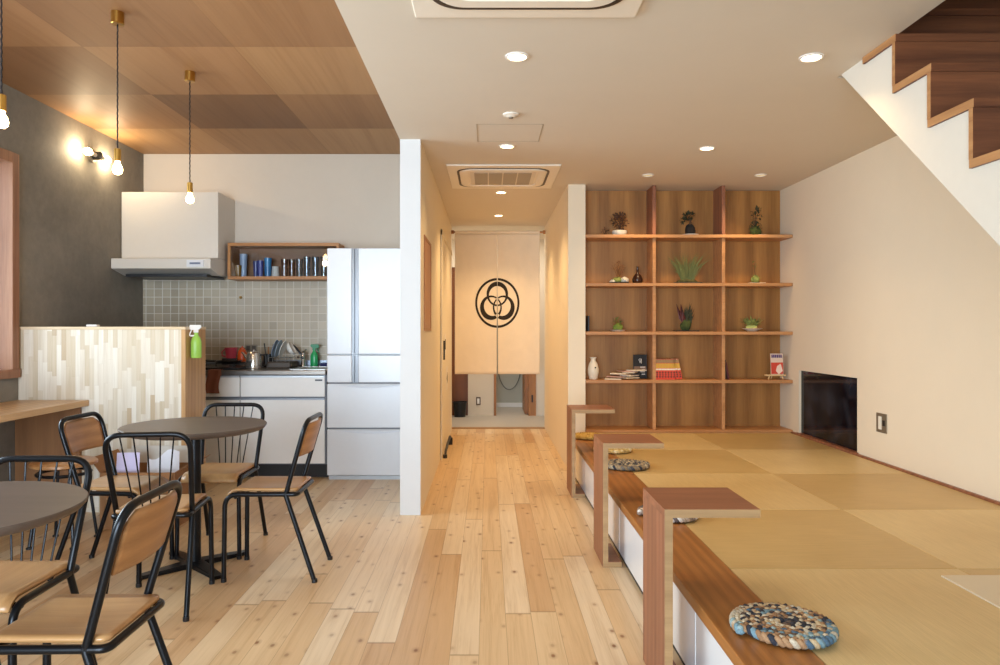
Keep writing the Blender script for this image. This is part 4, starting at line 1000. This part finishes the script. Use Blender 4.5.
for i in range(7):
    o = b0 if i == 0 else dup(b0, (0,0,0))
    o.location = (X0+.0238*i, 6.04, SB[3]+.0005); o['label'] = 'upright paperback with red and yellow spine, %s from the divider' % nth7[i]
for i in range(2):
    a = -.16-.03*i
    o = dup(b0, (X0+.0238*7+.0045+.0275*i+.002, 6.04, SB[3]+.0035)); o.rotation_euler = (0, a, 0)
    o['label'] = ('leaning red and yellow paperback touching the upright row', 'leaning red and yellow paperback at the open end of the row')[i]
for i, (px, c, lab, a) in enumerate(((723.4,(40,26,24),'thin dark book leaning on the right divider, fourth row',-.03),(726.2,(92,40,40),'thin maroon book leaning beside the dark one, fourth row',-.17))):
    o = MB().box(-.007,-.06,0,.007,.06,.165-.02*i).build('slim_book', plain(*c,.45), None, (ax(px,6.06)+.002*i, 6.06, SB[3]+.0015), (0,a,0), bevel=.001); tag(o, lab, 'book')
e = thing('display_easel', 'small pale wooden easel holding a magazine, fourth row right', 'easel', S(774.5, 3, 6.0))
M_eas = plain(214,180,130,.5)
MB().box(-.085,-.03,.030,.085,.0,.042).build('ledge', M_eas, e, bevel=.001)
for s in (-1, 1):
    MB().tube([(.05*s,-.02,.032),(.062*s,-.028,0.003)], .005, 8).build('leg', M_eas, e)
MB().tube([(0,.01,.10),(0,.07,.003)], .005, 8).build('leg', M_eas, e); MB().box(-.03,.0,.03,.03,.008,.12).build('backrest', M_eas, e)
g = thing('magazine', 'upright magazine with red picture and purple title on the easel', 'magazine', (ax(776.5,6.0), 5.985, SB[3]+.043), 0)
g.rotation_euler = (-.10, 0, 0)
MB().box(-.052,-.003,0,.052,.003,.175).build('cover', plain(222,196,176,.4), g)
MB().box(-.050,-.0042,.004,.050,-.0032,.10).build('picture', plain(196,66,50,.4), g)
MB().prism([(-.012,.03),(.012,.0),(.046,.03),(.03,.09),(.0,.07)], 'Y', -.0050,-.0043).build('picture_figure', plain(232,206,190,.4), g)
m = MB()
for i in range(6): m.box(-.044+.015*i, -.0044, .140, -.033+.015*i, -.0032, .166)
m.build('title', plain(74,46,110,.4), g)

# ------------------------------------------------------------------ light and camera
def area(name, loc, rot, sx, sy, power, color):
    L = bpy.data.lights.new(name, 'AREA'); L.shape = 'RECTANGLE'; L.size = sx; L.size_y = sy; L.energy = power; L.color = color
    o = bpy.data.objects.new(name, L); col.objects.link(o); o.location = loc; o.rotation_euler = rot; return o
area('daylight_side_window', (-3.40, 2.7, 1.6), (0, -PI/2, 0), 1.35, 3.5, 210, (.86,.93,1.0))
fr = area('daylight_shop_front', (-1.3, -2.45, 1.15), (PI/2, 0, 0), 2.7, 2.1, 165, (.70,.85,1.0)); fr.data.spread = math.radians(110)
area('washroom_lamp', (.1, 9.1, ZC-.01), (0,0,0), .5, .5, 14, (1,.92,.8))
area('washroom_lamp', (.3, 10.2, ZC-.01), (0,0,0), .4, .4, 7, (1,.95,.86))
w = bpy.data.worlds.new('daylight'); scene.world = w; w.use_nodes = True
bg = w.node_tree.nodes['Background']; bg.inputs[0].default_value = (.72,.84,1.0,1); bg.inputs[1].default_value = .5
cam = bpy.data.cameras.new('camera'); co = bpy.data.objects.new('camera', cam); col.objects.link(co)
co.location = (0, 0, H); co.rotation_euler = (PI/2, 0, 0)
cam.sensor_width = 36; cam.sensor_fit = 'HORIZONTAL'; cam.lens = F/1000*36; cam.shift_x = (500-CX)/1000; cam.shift_y = -(332.5-CY)/1000
cam.clip_start = .05
scene.camera = co
scene.view_settings.view_transform = 'Standard'; scene.view_settings.look = 'None'; scene.view_settings.exposure = 0.0
scene.cycles.max_bounces = 8; scene.cycles.diffuse_bounces = 5; scene.cycles.sample_clamp_indirect = 4.0
scene.cycles.use_denoising = True
